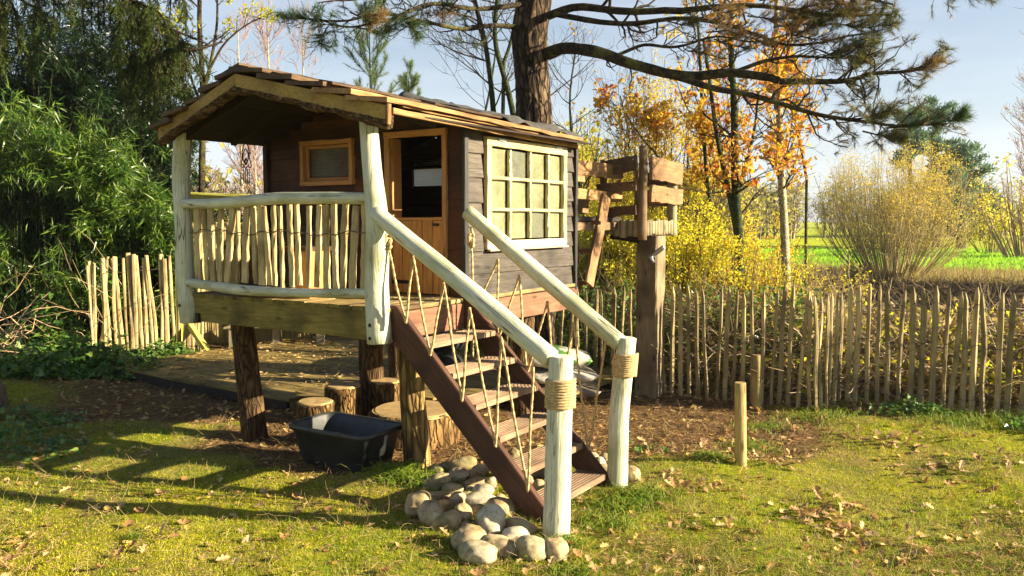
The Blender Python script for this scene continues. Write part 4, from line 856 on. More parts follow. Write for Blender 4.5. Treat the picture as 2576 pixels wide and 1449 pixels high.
c = at(1640, 645, 7.55); log('steel_tube', [c, c+np.array([.10, -.05, .09])], [.022, .022], M_zinc, tw, sides=14, bump=0); log('tube_plate', [c+[-.012, 0, -.03], c+[.0, .0, -.02]], [.045, .045], M_zinc, tw, sides=6, bump=0)
# bridge between playhouse and tower
br = empty('plank_bridge', Lc(2.7, .1, 1.4), 'short plank bridge with board rails between playhouse and lookout', 'bridge')
def bb(p0, z0, p1, z1, q, h_, m_, w_=.022, nm='rail_board'): beam(nm, Lc(p0, q, z0), Lc(p1, q, z1), w_, h_, m_, br, seg=8, jit=.0015, wav=.004)
bb(2.34, 2.085, 3.25, 2.085, .0, .125, M_eave); bb(2.34, 1.865, 3.25, 1.855, .0, .09, M_eave); bb(2.34, 1.80, 3.25, 1.78, .35, .16, M_tboard); bb(2.34, 2.08, 3.25, 2.06, .40, .12, M_tboard)
bb(2.34, 1.655, 3.2, 1.65, .0, .045, M_dark, .05, 'bridge_beam'); bb(2.34, 1.595, 3.2, 1.59, -.02, .07, M_tower, .03, 'bridge_beam')
for k in range(6): beam('deck_plank', Lc(2.42+k*.14, .42, 1.615), Lc(2.42+k*.14, .01, 1.615), .12, .025, M_dark, br, seg=2)
# leaning board with rungs
ld = empty('leaning_ladder', at(1470, 712, 7.4)*[1, 1, 0], 'broad orange board with rungs leaning against the bridge beside the tower', 'ladder')
a0 = at(1482, 716, 7.0); a1 = at(1524, 494, 7.35); beam('side_board', a0, a1, .125, .03, M_tboard, ld, up=-B+[0, 0, .15], seg=10, jit=.002, wav=.004)
V0 = at(1528, 486, 7.36); 
for u0, v_ in ((1497, 632), (1478, 712), (1510, 560)): beam('rung', at(u0, v_, 7.1), at(u0-85, v_-3, 7.25), .03, .035, M_red, ld, seg=2)
M_wleaf = leaf('willow_leaf', [(.34, .28, .06), (.46, .37, .08), (.56, .43, .10), (.38, .34, .06)], .5, .6, .2)
M_willow = plain('willow_stem', (.36, .29, .12), .8, .4, 3)
# ------------------------------------------------------------------ paling fences
def fence(name, label, P0, nseg, hts, mat, wfun, gapm, lean=.02, pointed=True, wires=(.2, .55, .9), grp=None, zb=0.0):
    """P0 polyline (x, y); palings every ~gapm metres"""
    e = empty(name, (P0[0][0], P0[0][1], 0), label, 'fence', grp)
    P0 = np.array(P0, float); d = np.concatenate([[0], np.cumsum(np.linalg.norm(np.diff(P0, axis=0), axis=1))]); s = gapm/2; ks = []
    while s < d[-1]:
        ks.append(s); s += gapm*(1+rng.uniform(-.2, .2))
    wl = {w_: [] for w_ in wires}
    for s in ks:
        x = np.interp(s, d, P0[:, 0]); y = np.interp(s, d, P0[:, 1]); t_ = nrm(np.array([np.interp(s+.05, d, P0[:, 0])-np.interp(s-.05, d, P0[:, 0]), np.interp(s+.05, d, P0[:, 1])-np.interp(s-.05, d, P0[:, 1]), 0.]))
        n_ = np.array([-t_[1], t_[0], 0.]); h_ = hts(s/d[-1])+rng.normal(0, .018); wd = wfun(); lx = rng.normal(0, lean); g = float(H(x, y))
        b0 = np.array([x, y, g-.04+zb]); tp = b0+t_*lx+n_*rng.normal(0, .02)+[0, 0, h_+.04]
        K = 8; M = frame(b0, tp, n_); L_ = np.linalg.norm(tp-b0); s0 = rng.random()*99; secs = np.zeros((K+1, 6, 3)); S_ = 6; th = wd*rng.uniform(.55, .95)
        aa = np.arange(S_)*math.pi/3+rng.uniform(-.3, .3); xs = np.concatenate([np.linspace(0, L_-(.075 if pointed else .005), K), [L_]])
        for k in range(K+1):
            f = k/K; sc = (.22 if pointed else 1) if k == K else 1-.12*f; off = .011*np.array([vn([f*3+s0, 0, 0]), vn([f*3+s0, 5, 0])])
            r_ = 1+.14*np.array([vn([f*6+s0, j*3., 2]) for j in range(S_)])
            secs[k, :, 0] = xs[k]; secs[k, :, 1] = off[0]+np.cos(aa)*wd/2*sc*r_; secs[k, :, 2] = off[1]+np.sin(aa)*th/2*sc*r_
        V, q_, c_ = loft(secs); link('paling', meshdata('paling', V, [q_, c_], False), mat, e, M)
        for w_ in wires: wl[w_].append(b0+(tp-b0)*w_-n_*(.5*th+.004)*1); wl[w_].append(b0+(tp-b0)*w_+t_*gapm*.5+[0, 0, rng.normal(0, .006)])
    for w_ in wires:
        P = np.array([wl[w_]]); Vt, Ft = tubes(P, np.full(P.shape[:2], .0026), 4); wobj('fence_wire', Vt, Ft, M_wire, e)
    return e
fence('paling_fence', 'pointed chestnut paling fence in front of the brush pile, right half of the picture', [(2.98, 7.36), (3.4, 7.22), (3.85, 7.02), (4.25, 6.82), (4.75, 6.62)], 0, lambda f: 1.05, M_picket, lambda: rng.uniform(.036, .054), .082, wires=(.14, .56, .87))
fence('paling_fence', 'pointed chestnut paling fence running from the tower post to the doubled corner palings', [(1.42, 7.85), (1.9, 7.55), (2.5, 7.18), (2.64, 7.10)], 0, lambda f: 1.05, M_picket, lambda: rng.uniform(.034, .050), .080, lean=.035, wires=(.14, .56, .87))
fence('paling_fence', 'shaded pointed paling fence between the playhouse and the tower, behind the soil bags', [(-1.6, 9.6), (-.3, 9.2), (.55, 8.7), (1.35, 7.95)], 0, lambda f: .98, M_picket, lambda: rng.uniform(.034, .05), .105, lean=.03, wires=(.14, .56, .87))
fence('paling_fence', 'short end of pointed paling fence overlapping at the bend, near the wooden posts', [(2.60, 7.02), (3.0, 7.42)], 0, lambda f: 1.0, M_picket, lambda: rng.uniform(.036, .054), .085, wires=(.14, .56, .87))
fence('split_paling_fence', 'sunlit flat topped split paling fence in front of the bamboo, left of the playhouse', [(-4.98, 9.75), (-4.6, 10.1), (-4.42, 10.9)] if False else [(-4.97, 9.85), (-4.7, 9.95), (-4.1, 10.15), (-3.85, 10.2)], 0, lambda f: 1.22, M_ppale, lambda: rng.uniform(.038, .060), .055, lean=.05, pointed=False, wires=(.12, .5, .86))
fence('split_paling_fence', 'narrow return of split palings at the left end of the sunlit fence, in the ivy', [(-5.05, 9.95), (-4.88, 9.55)], 0, lambda f: 1.16, M_ppale, lambda: rng.uniform(.03, .05), .06, lean=.06, pointed=False, wires=(.5, .86))
# reed screen behind the porch
rs = empty('reed_screen', (-3.4, 10.9, 0), 'pale reed mat screen standing behind the playhouse', 'reed screen')
n = 2600; x = rng.uniform(-4.2, -2.6, n); P = np.stack([np.stack([x, 10.85+.12*np.sin(x*3)+rng.normal(0, .01, n), rng.uniform(0, .05, n)], 1), np.stack([x+rng.normal(0, .012, n), 10.85+.12*np.sin(x*3)+rng.normal(0, .01, n), rng.uniform(1.45, 1.62, n)], 1)], 1)
Vt, Ft = tubes(P, rng.uniform(.003, .005, n)[:, None]*np.ones((1, 2)), 3); tag(wobj('reed_stalks', Vt, Ft, M_reed, rs), kind='stuff')
# lime coloured timber frame
lf = empty('timber_frame', at(455, 868, 10.6)*[1, 1, 0], 'yellow green treated post with a slanting brace and a top rail, left behind the porch', 'timber frame')
beam('upright', [at(452, 870, 10.4)[0], 10.4, -.02], [at(448, 500, 10.4)[0], 10.4, 1.95], .07, .07, M_lime, lf, up=(0, 1, 0)); beam('brace', at(457, 788, 10.3), at(523, 885, 9.9), .06, .07, M_lime, lf)
beam('top_rail', at(470, 490, 10.42), at(690, 497, 10.42), .05, .06, M_lime, lf); beam('upright', [at(462, 870, 10.42)[0], 10.42, -.02], [at(462, 640, 10.42)[0], 10.42, 1.2], .05, .05, M_lime, lf, up=(0, 1, 0))
# dark plank fence further back closing the view under the floor
bf = empty('back_fence', (-1.5, 11.6, 0), 'dark stained plank fence in deep shade behind the platform', 'fence')
for k in range(34): beam('plank', [-2.9+k*.13, 11.6, 0], [-2.9+k*.13, 11.6, 1.15], .12, .02, M_dark, bf, up=(0, 1, 0), seg=1)

# ------------------------------------------------------------------ plants
def twigs_obj(name, lst, mat, parent, sides=4):
    parts = []
    for k, (P, R) in enumerate(lst): parts.append(tubes(P, R, max(3, sides-k if k else sides)))
    V, Fs = join(parts); return wobj(name, V, Fs, mat, parent)
def leaves_obj(name, T, P, D, L, Wd, mat, parent, up=None, stuff=True):
    V, Fs = scatter(T, P, D, L, Wd, up); o = wobj(name, V, Fs, mat, parent, smooth=False)
    return o
def tree(name, label, cat, trunk, R, levels, bark_m, leaf_=None, group=None, sides=10, crown='crown'):
    """trunk list of (1,K,3); levels: dicts for grow; leaf_: (template, n, L, W, mat, droop, mat2)"""
    e = empty(name, tuple(trunk[0][0, 0]*[1, 1, 0]), label, cat, group)
    PT = np.concatenate(trunk); PR = np.concatenate(R)
    for tk in range(len(PT)): Vt, Ft = tubes(PT[tk:tk+1], PR[tk:tk+1], sides); wobj('trunk', Vt, Ft, bark_m[0], e)
    cur = (PT, PR); allv = []
    for lv in levels:
        cur = grow(cur[0], cur[1], **lv); allv.append(cur)
    if allv: twigs_obj('branches', allv, bark_m[1], e, 5)
    if leaf_:
        for (T_, n, L_, W_, m_, spread, droop) in leaf_:
            src = allv[-1][0] if allv else PT
            p, t = pts_on(src, n, .25); p = p+rng.normal(0, spread, p.shape); kc = (fbm(p*1.7+n, 81, 2)+.4*fbm(p*5, 82, 2)) > -.05; p, t = p[kc], t[kc]; n = len(p); D = nrm(t*.5+rng.normal(size=p.shape)*.7+np.array([0, 0, -droop])); s = rng.uniform(.6, 1.25, n)
            leaves_obj(crown, T_, p, D, L_*s, W_*s, m_, e)
    return e, allv
def rad(K, a, b): return np.linspace(a, b, K)[None]
# -- bamboo on the left: many arching culms with narrow leaves
def bamboo(label, cx, cy, rx, ry, hmin, hmax, ncul, nleaf, mat, seed_lean=(0, 0), L=.13, name='bamboo_clump', culm=None):
    e = empty(name, (cx, cy, 0), label, 'bamboo', 'bamboo clumps'); K = 9
    a = rng.uniform(0, 2*math.pi, ncul); r = np.sqrt(rng.random(ncul)); b0 = np.stack([cx+rx*r*np.cos(a), cy+ry*r*np.sin(a), 0*a], 1)
    h = rng.uniform(hmin, hmax, ncul); out = np.stack([np.cos(a)*r*rx*.35+seed_lean[0]+rng.normal(0, .18, ncul), np.sin(a)*r*ry*.35+seed_lean[1]+rng.normal(0, .18, ncul), 0*a], 1)
    f = np.linspace(0, 1, K)[None, :, None]; P = b0[:, None]+np.array([0, 0, 1])*h[:, None, None]*(f-.10*f**3)+out[:, None]*f**2.2
    P = P+np.array([0, 0, -1])*(np.linalg.norm(out, axis=1)[:, None, None]*.5*f**4); R = np.linspace(.011, .003, K)[None]*rng.uniform(.6, 1.1, ncul)[:, None]
    Vt, Ft = tubes(P, R, 5); wobj('culm', Vt, Ft, culm or M_green_stem, e)
    g1 = grow(P, R, 10, .25, .6, K=5, ang=45, t0=.12, wob=.2, trop=(seed_lean[0]*.1, seed_lean[1]*.1, -.10), rmin=.0012); twigs_obj('branches', [g1], M_green_stem, e, 3)
    p, t = pts_on(g1[0], nleaf, .15); n = nleaf; p = p+rng.normal(0, .05, p.shape); D = nrm(t*.6+rng.normal(size=(n, 3))*.55+np.array([0, 0, -.55])); s = rng.uniform(.55, 1.25, n)
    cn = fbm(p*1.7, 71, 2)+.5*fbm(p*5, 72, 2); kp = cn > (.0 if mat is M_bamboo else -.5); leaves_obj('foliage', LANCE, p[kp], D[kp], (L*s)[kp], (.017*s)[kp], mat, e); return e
bamboo('bright green bamboo clump lit by the sun at the far left', -6.0, 10.9, 1.0, .5, 2.5, 3.75, 140, 60000, M_bamboo, (.3, -.2), L=.18)
bamboo('bright arching bamboo just left of the porch, above the split palings', -4.95, 11.2, .55, .35, 1.5, 2.4, 110, 44000, M_bamboo, (.2, -.15), L=.16)
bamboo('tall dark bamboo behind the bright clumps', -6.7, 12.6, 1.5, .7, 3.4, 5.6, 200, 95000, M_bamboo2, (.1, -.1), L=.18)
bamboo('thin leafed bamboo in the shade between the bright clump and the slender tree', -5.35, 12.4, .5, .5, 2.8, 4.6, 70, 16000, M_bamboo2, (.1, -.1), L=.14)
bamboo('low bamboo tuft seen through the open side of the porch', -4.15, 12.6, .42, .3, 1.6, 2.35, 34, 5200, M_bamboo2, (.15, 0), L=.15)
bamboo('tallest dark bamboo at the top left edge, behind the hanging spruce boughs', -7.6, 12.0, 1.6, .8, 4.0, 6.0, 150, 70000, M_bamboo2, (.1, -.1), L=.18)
# -- spruce: boughs hanging into the picture
sp = empty('spruce_tree', (-5.6, 7.6, 0), 'old spruce outside the left edge whose drooping boughs hang over the bamboo', 'spruce')
P = np.linspace([-5.6, 7.4, -.1], [-5.5, 7.6, 8.5], 9)[None]; Vt, Ft = tubes(P, rad(9, .20, .05), 12); wobj('trunk', Vt, Ft, M_limb, sp)
bough = []
for (pts) in ([(-260, -200, 7.5), (-60, -60, 7.6), (90, 20, 7.7)], [(-260, -330, 7.5), (60, -110, 7.6), (260, -30, 7.7), (380, 20, 7.8)], [(-200, -420, 7.5), (250, -180, 7.7), (420, -60, 7.9), (500, 20, 8.0)], [(-200, -420, 7.5), (150, -100, 7.9), (400, 60, 8.0), (520, 110, 8.1)], [(-260, -100, 7.5), (-90, 30, 7.7), (20, 110, 7.8)], [(300, 60, 8.1), (400, 110, 8.1), (480, 130, 8.1), (560, 105, 8.2)]):
    bough.append(poly(pts, 14))
BP = np.concatenate(bough); BR = np.repeat(rad(14, .035, .008), len(bough), 0)
hang = grow(BP, BR, 26, .25, .75, K=8, ang=80, t0=.25, wob=.06, trop=(0, 0, -.55), taper_len=False, rmin=.002)
hu = hang[0][:, 0, 0]/hang[0][:, 0, 1]*F+1288; hk = hu < 470; hang = (hang[0][hk], hang[1][hk])
# the long central curtain
cur = []
for k in range(34):
    u = rng.normal(385, 48); L_ = rng.uniform(.5, 1.15)*(1-.35*abs(u-405)/110); s = at(u, rng.uniform(60, 150), 8.0+rng.normal(0, .12)); t = np.linspace(0, 1, 8)[:, None]
    cur.append(s+np.array([0, 0, -1])*L_*t+np.array([rng.normal(0, .05), rng.normal(0, .05), 0])*t**2+rng.normal(0, .008, (8, 3)))
cur = np.array(cur); curR = np.repeat(rad(8, .006, .002), len(cur), 0)
HP = np.concatenate([hang[0], cur]); HR = np.concatenate([hang[1], curR]); tw2 = grow(HP, HR, 24, .07, .22, K=4, ang=45, t0=.02, wob=.08, trop=(0, 0, -.22), rmin=.0013)
twigs_obj('boughs', [(BP, BR)], M_twig, sp, 6); twigs_obj('branchlets', [(HP, HR), tw2], M_twig, sp, 4)
n = 170000; p, t = pts_on(tw2[0], n, 0); D = nrm(t*.8+rng.normal(size=p.shape)*.55); leaves_obj('needles', NEEDLE, p, D, rng.uniform(.016, .030, n), .0055, M_spruce, sp)
n = 30000; p, t = pts_on(HP, n, 0); D = nrm(t*.7+rng.normal(size=p.shape)*.6); leaves_obj('needles', NEEDLE, p, D, rng.uniform(.016, .030, n), .0055, M_spruce, sp)

# -- big pine behind the playhouse
pine = empty('big_pine', (.27, 8.15, 0), 'large pine with a thick furrowed trunk rising behind the playhouse and long crooked limbs', 'pine')
xs = [(1352, 760), (1347, 340), (1338, 180), (1330, 90), (1346, 0), (1350, -220), (1340, -500)]
pts = [at(u, v, 8.2) for u, v in xs]; pts[0][2] = -.1
def bigtrunk(pts, radii, sides=64, seg=150):
    pts = np.array(pts); t = np.linspace(0, len(pts)-1, seg); P = np.stack([np.interp(t, np.arange(len(pts)), pts[:, k]) for k in range(3)], 1); R = np.interp(t, np.arange(len(pts)), radii)
    for _ in range(14): P[1:-1] = (P[:-2]+P[2:]+2*P[1:-1])/4; R[1:-1] = (R[:-2]+R[2:]+2*R[1:-1])/4
    a = np.arange(sides)*2*math.pi/sides; ca, sa = np.cos(a)[None], np.sin(a)[None]; z = P[:, 2:3]*np.ones_like(ca)
    q = np.stack([ca*5.0+.6*z, sa*5.0+0*z, z*2.6], -1); f = fbm(q, 31, 4); rid = 1-np.abs(fbm(q*1.6, 41, 3))*2.2
    r = R[:, None]*(1+.10*f+.075*rid+.02*fbm(q*6, 51, 2)); V = np.stack([P[:, 0:1]+ca*r, P[:, 1:2]+sa*r, z], -1); return loft(V)
V, q_, c_ = bigtrunk(pts, [.185, .170, .155, .165, .15, .14, .12]); bt = wobj('trunk', V, [q_, c_], M_barkpine, pine)
bt.data.transform(Matrix(((0, 0, 1, 0), (0, 1, 0, 0), (-1, 0, 0, 0), (0, 0, 0, 1)))); bt.matrix_basis = bt.matrix_basis @ Matrix(((0, 0, -1, 0), (0, 1, 0, 0), (1, 0, 0, 0), (0, 0, 0, 1)))
limbs = [  # (u, v, depth) points, start radius, end radius
 ([(1378, 135, 8.1), (1420, 118, 7.9), (1500, 128, 7.6), (1600, 165, 7.4), (1720, 196, 7.3), (1850, 178, 7.2), (1960, 205, 7.1)], .072, .036),
 ([(1960, 205, 7.1), (2060, 205, 7.0), (2130, 204, 7.0), (2200, 182, 6.9), (2262, 180, 6.9), (2330, 168, 6.8)], .034, .010),
 ([(1700, 192, 7.3), (1800, 225, 7.1), (1880, 235, 7.0), (1990, 268, 6.9), (2060, 290, 6.8), (2150, 305, 6.7), (2280, 318, 6.6), (2380, 312, 6.6)], .036, .008),
 ([(1380, 40, 8.1), (1450, 12, 7.9), (1560, 30, 7.7), (1700, 28, 7.5), (1850, 12, 7.4), (2000, 22, 7.3), (2130, 45, 7.2), (2240, 35, 7.1)], .05, .010),
 ([(1395, 35, 8.0), (1500, 55, 7.8), (1590, 62, 7.7), (1720, 40, 7.6), (1860, 70, 7.4), (1980, 120, 7.3), (2080, 105, 7.2), (2190, 85, 7.1)], .034, .008),
 ([(1850, 180, 7.2), (1930, 150, 7.2), (2020, 140, 7.1), (2110, 150, 7.1), (2170, 110, 7.0)], .022, .006),
 ([(1550, 140, 7.5), (1620, 110, 7.5), (1700, 120, 7.4), (1800, 90, 7.4), (1900, 110, 7.3), (2000, 80, 7.2)], .020, .006),
 ([(1310, 70, 8.1), (1240, 62, 7.9), (1160, 78, 7.7), (1060, 52, 7.5), (960, 30, 7.3), (860, 55, 7.1), (720, 48, 7.0)], .030, .007),
 ([(1320, 10, 8.1), (1200, 25, 7.8), (1080, 5, 7.5), (980, 50, 7.3), (880, 70, 7.2), (790, 45, 7.1)], .028, .006),
 ([(1300, -60, 8.1), (1180, -50, 7.7), (1060, -20, 7.4), (930, -10, 7.2), (800, 10, 7.0)], .03, .006),
 ([(1390, -80, 8.0), (1600, -60, 7.4), (1850, -50, 7.1), (2100, -20, 6.9), (2250, 10, 6.8)], .045, .008),
 ([(1390, -150, 8.0), (1650, -200, 7.2), (2000, -160, 6.8), (2300, -60, 6.6), (2480, -40, 6.5)], .045, .008),
 ([(1340, -300, 8.2), (1700, -380, 6.8), (2100, -330, 6.2), (2500, -260, 6.0)], .05, .01),
 ([(1330, -320, 8.2), (1000, -360, 7.2), (700, -300, 6.8), (420, -240, 6.6)], .045, .01),
 ([(1350, -420, 8.2), (1500, -520, 9.5), (1700, -560, 10.8), (1950, -500, 12)], .05, .01), ([(1340, -450, 8.2), (1200, -560, 9.5), (1000, -560, 10.6), (800, -480, 11.5)], .05, .01)]
LP = []; LR = []
for pts, r0, r1 in limbs:
    P = poly(pts, 26); r0, r1 = r0*.84, r1*.9; P = P+.018*np.stack([vn(P*6, s) for s in (61, 62, 63)], -1)*np.linspace(0, 1, 26)[None, :, None]; R = rad(26, r0, r1)*(1+.10*vn(P*14, 66)); LP.append(P); LR.append(R)
    Vt, Ft = tubes(P, R, 12); wobj('limb', Vt, Ft, M_limb, pine)
LPn = np.concatenate(LP); LRn = np.concatenate(LR)
# crooked twigs
def sub(ids, n, **k): return grow(LPn[ids], LRn[ids], n, **k)
right = [1, 2, 3, 4, 5, 6, 10, 11]; left = [7, 8, 9]; top = [12, 13, 14, 15]
g1 = sub(right, 20, lmin=.22, lmax=.75, K=8, ang=50, t0=.22, wob=.34, trop=(.05, 0, .02), rf=.5, rmin=.003)
g0 = sub([0], 10, lmin=.2, lmax=.5, K=7, ang=60, t0=.3, wob=.35, trop=(0, 0, -.02), rf=.25, rmin=.002)
g1b = grow(g1[0], g1[1], 5, .08, .28, K=6, ang=48, t0=.2, wob=.38, trop=(.02, 0, .03), rmin=.0022)
gl = sub(left, 20, lmin=.18, lmax=.55, K=7, ang=50, t0=.15, wob=.28, trop=(-.03, 0, -.03), rf=.5, rmin=.0028); glb = grow(gl[0], gl[1], 4, .06, .22, K=5, ang=45, t0=.2, wob=.3, rmin=.002)
gt = sub(top, 30, lmin=.4, lmax=1.3, K=7, ang=50, t0=.2, wob=.25, rmin=.004); gtb = grow(gt[0], gt[1], 5, .15, .4, K=5, ang=45, rmin=.003)
twigs_obj('twigs', [g1, g1b, g0], M_twig, pine, 5); twigs_obj('twigs', [gl, glb], M_twig, pine, 5); twigs_obj('twigs', [gt, gtb], M_twig, pine, 4)
def tufts(tips, dirs, n, L_, mat, spread=.75, w_=.0026, along=.06, droop=0):
    m = len(tips); P = np.repeat(tips, n, 0)-np.repeat(dirs, n, 0)*(rng.random((m*n, 1))*along); D = nrm(np.repeat(dirs, n, 0)+rng.normal(size=(m*n, 3))*spread*.6+np.array([0, 0, -droop])); L = L_*rng.uniform(.6, 1.15, m*n)
    leaves_obj('needles', NEEDLE, P, D, L, w_, mat, pine)
def tips(g): return g[0][:, -1], nrm(g[0][:, -1]-g[0][:, -2])
# needle colour by place: dead tangle near the middle, green at the outer ends
tp, td = tips(g1b); su = (tp[:, 0]/tp[:, 1])*F+1288
keep = rng.random(len(tp)) < np.where(su > 2080, .95, np.where(su > 1950, .7, .42)); tp, td, su = tp[keep], td[keep], su[keep]
gm = (su > 2080) & (rng.random(len(su)) < .8); bm_ = (~gm) & (rng.random(len(su)) < .55)
tufts(tp[gm], td[gm], 46, .085, M_needle, along=.09); tufts(tp[bm_], td[bm_], 26, .07, M_needleb, along=.06, droop=.35); rest = ~(gm | bm_); tufts(tp[rest], td[rest], 26, .07, M_needle, along=.06)
tp, td = tips(g1); ok = rng.random(len(tp)) < .6; su = (tp[:, 0]/tp[:, 1])*F+1288; tufts(tp[ok & (su > 2000)], td[ok & (su > 2000)], 50, .09, M_needle, along=.12); tufts(tp[ok & (su < 2000)], td[ok & (su < 2000)], 24, .07, M_needleb, droop=.3)
tp, td = tips(glb); ok = rng.random(len(tp)) < .75; tufts(tp[ok], td[ok], 42, .075, M_needleg, along=.10)
tp, td = tips(gtb); ok = rng.random(len(tp)) < .5; tufts(tp[ok], td[ok], 22, .09, M_needle, along=.12, w_=.004)
# dense green sprays along the outer ends
def spray(pts, n, mat, L_=.09, tw_=40):
    P = poly(pts, 14); R = rad(14, .008, .003); g = grow(P, R, tw_, .05, .20, K=4, ang=40, t0=.15, wob=.12, rmin=.002); Vt, Ft = join([tubes(P, R, 5), tubes(*g, 4)]); wobj('twigs', Vt, Ft, M_twig, pine)
    p, t = pts_on(g[0], n, 0); D = nrm(t*.7+rng.normal(size=p.shape)*.5+np.array([.12, 0, .05])); leaves_obj('needles', NEEDLE, p, D, L_*rng.uniform(.6, 1.1, n), .0026, mat, pine)
spray([(2230, 322, 6.65), (2320, 315, 6.6), (2400, 302, 6.55), (2425, 292, 6.5)], 2600, M_needleg)
spray([(2150, 300, 6.75), (2210, 292, 6.7), (2260, 272, 6.7)], 1500, M_needle); spray([(2170, 330, 6.8), (2230, 345, 6.7), (2260, 352, 6.7)], 1300, M_needle)
spray([(2250, 185, 6.9), (2310, 178, 6.85), (2360, 150, 6.8)], 1500, M_needleb); spray([(2120, 200, 7.), (2150, 160, 7.), (2200, 140, 7.)], 1400, M_needle)
spray([(2100, 60, 7.1), (2180, 70, 7.1), (2250, 60, 7.1)], 1900, M_needle); spray([(2050, 150, 7.2), (2130, 120, 7.1), (2200, 110, 7.1)], 1900, M_needleg); spray([(2000, 90, 7.3), (2060, 60, 7.2), (2140, 30, 7.2)], 1800, M_needle)
spray([(2400, -30, 6.8), (2440, -12, 6.8), (2500, -4, 6.8)], 900, M_needle); spray([(1980, 30, 7.3), (2060, 10, 7.2), (2200, 12, 7.1)], 1900, M_needleb); spray([(1880, 40, 7.3), (1960, 50, 7.3), (2050, 40, 7.3)], 1900, M_needleb)
spray([(1000, 40, 7.3), (1040, 70, 7.3), (1052, 95, 7.3)], 1100, M_needleg); spray([(900, 70, 7.2), (960, 80, 7.3), (1010, 65, 7.3)], 1300, M_needleg, tw_=34); spray([(800, 55, 7.1), (760, 42, 7.0), (712, 45, 7.0)], 900, M_needleg); spray([(820, 75, 7.1), (800, 110, 7.1), (835, 118, 7.1)], 700, M_needleg)
spray([(880, 30, 7.2), (930, 55, 7.2), (960, 40, 7.2)], 1200, M_needleb); spray([(1170, 20, 7.8), (1130, 30, 7.7), (1080, 40, 7.6)], 900, M_needleb)
for k in range(16):
    u = rng.uniform(1620, 2080); v = rng.uniform(-20, 130); y_ = rng.uniform(7.1, 7.5); spray([(u, v, y_), (u+rng.uniform(20, 60), v+rng.uniform(-10, 25), y_), (u+rng.uniform(60, 110), v+rng.uniform(-10, 45), y_)], 700, rng.choice([M_needleb, M_needleb, M_needle]), .07, 26)

# -- trees behind
def stem(uv, Y, K=14): 
    P = poly([(u, v, Y) for u, v in uv], K); return P
# slender tree with yellow green leaflets, seen left and right of the porch post
T1 = [stem([(508, 880), (512, 640), (505, 480), (512, 290), (510, 180), (498, 60), (505, -80)], 11.3), stem([(510, 250), (530, 160), (548, 60), (545, -60)], 11.3), stem([(510, 270), (480, 200), (470, 120), (440, 60)], 11.3), stem([(515, 200), (560, 110), (620, 60), (690, 30)], 11.2)]
tree('slender_tree', 'slender tree with sparse yellow green leaflets rising behind the left porch post', 'tree', T1, [rad(14, .055, .025), rad(14, .028, .01), rad(14, .02, .006), rad(14, .018, .005)],
     [dict(n=7, lmin=.3, lmax=.8, K=6, ang=45, t0=.45, wob=.14, trop=(.1, 0, .05), rmin=.003), dict(n=4, lmin=.15, lmax=.4, K=5, ang=45, t0=.3, trop=(0, 0, -.05), rmin=.0016)], (M_limb, M_twig), [(OVAL, 1500, .055, .026, M_ylg, .03, .3)])
# bare multi stemmed tree left of the pine
T2 = [stem([(1245, 330), (1235, 200), (1220, 100), (1195, 10), (1180, -80)], 12.5), stem([(1300, 340), (1285, 250), (1262, 170), (1240, 100), (1250, 0), (1265, -80)], 12.4), stem([(1262, 170), (1285, 110), (1300, 20), (1305, -60)], 12.4), stem([(1210, 330), (1230, 240), (1250, 120), (1238, 30)], 12.6)]
for P in T2: P[0, 0, 2] = min(P[0, 0, 2], 2.2)
base = at(1265, 700, 12.5); T2b = [np.linspace([base[0], 12.5, -.1], T2[1][0, 0], 14)[None], np.linspace([base[0]-.1, 12.5, -.1], T2[0][0, 0], 14)[None]]
tree('bare_tree', 'bare tree with several dark stems and long spreading twigs, left of the big trunk', 'tree', T2b+T2, [rad(14, .07, .05), rad(14, .06, .045), rad(14, .045, .03), rad(14, .048, .03), rad(14, .03, .015), rad(14, .02, .01)],
     [dict(n=10, lmin=.9, lmax=2.1, K=9, ang=62, t0=.1, wob=.11, trop=(0, 0, .03), rf=.3, rmin=.003), dict(n=7, lmin=.3, lmax=.9, K=6, ang=38, t0=.15, wob=.12, rmin=.0022), dict(n=3, lmin=.1, lmax=.35, K=4, ang=35, t0=.2, rmin=.0018)], (M_green_stem, M_twig), None)
# bare twiggy tree right of the pine
T3 = [stem([(1480, 700), (1470, 520), (1440, 380), (1430, 240), (1450, 120)], 13.5), stem([(1560, 700), (1545, 500), (1590, 360), (1560, 240)], 13.8)]
tree('bare_tree', 'thin bare tree whose fine twigs fill the gap right of the big pine trunk', 'tree', T3, [rad(14, .03, .012), rad(14, .025, .01)], [dict(n=16, lmin=.8, lmax=1.9, K=8, ang=55, t0=.2, wob=.13, rmin=.003), dict(n=7, lmin=.3, lmax=.8, K=6, ang=38, t0=.1, rmin=.002), dict(n=2, lmin=.1, lmax=.3, K=4, ang=35, rmin=.0016)], (M_green_stem, M_twig), [(OAK, 120, .07, .05, M_oak, .02, .3)])
# oaks with orange leaves
T4 = [stem([(1858, 790), (1862, 620), (1852, 520), (1846, 380), (1850, 250), (1835, 120), (1840, 10)], 10.6), stem([(1858, 610), (1845, 540), (1822, 430), (1800, 330), (1788, 220), (1770, 100)], 10.6), stem([(1858, 480), (1880, 400), (1900, 320), (1908, 230)], 10.7)]
tree('oak_tree', 'dark forked oak with orange and red autumn leaves behind the right fence', 'oak', T4, [rad(14, .068, .03), rad(14, .04, .018), rad(14, .028, .012)],
     [dict(n=15, lmin=.5, lmax=1.5, K=8, ang=62, t0=.28, wob=.15, trop=(.03, 0, 0), rf=.35, rmin=.003), dict(n=6, lmin=.25, lmax=.7, K=6, ang=45, t0=.2, wob=.16, rmin=.002), dict(n=2, lmin=.08, lmax=.25, K=4, ang=45, rmin=.0014)], (M_green_stem, M_twig), [(OAK, 2300, .085, .06, M_oak, .03, .25)])
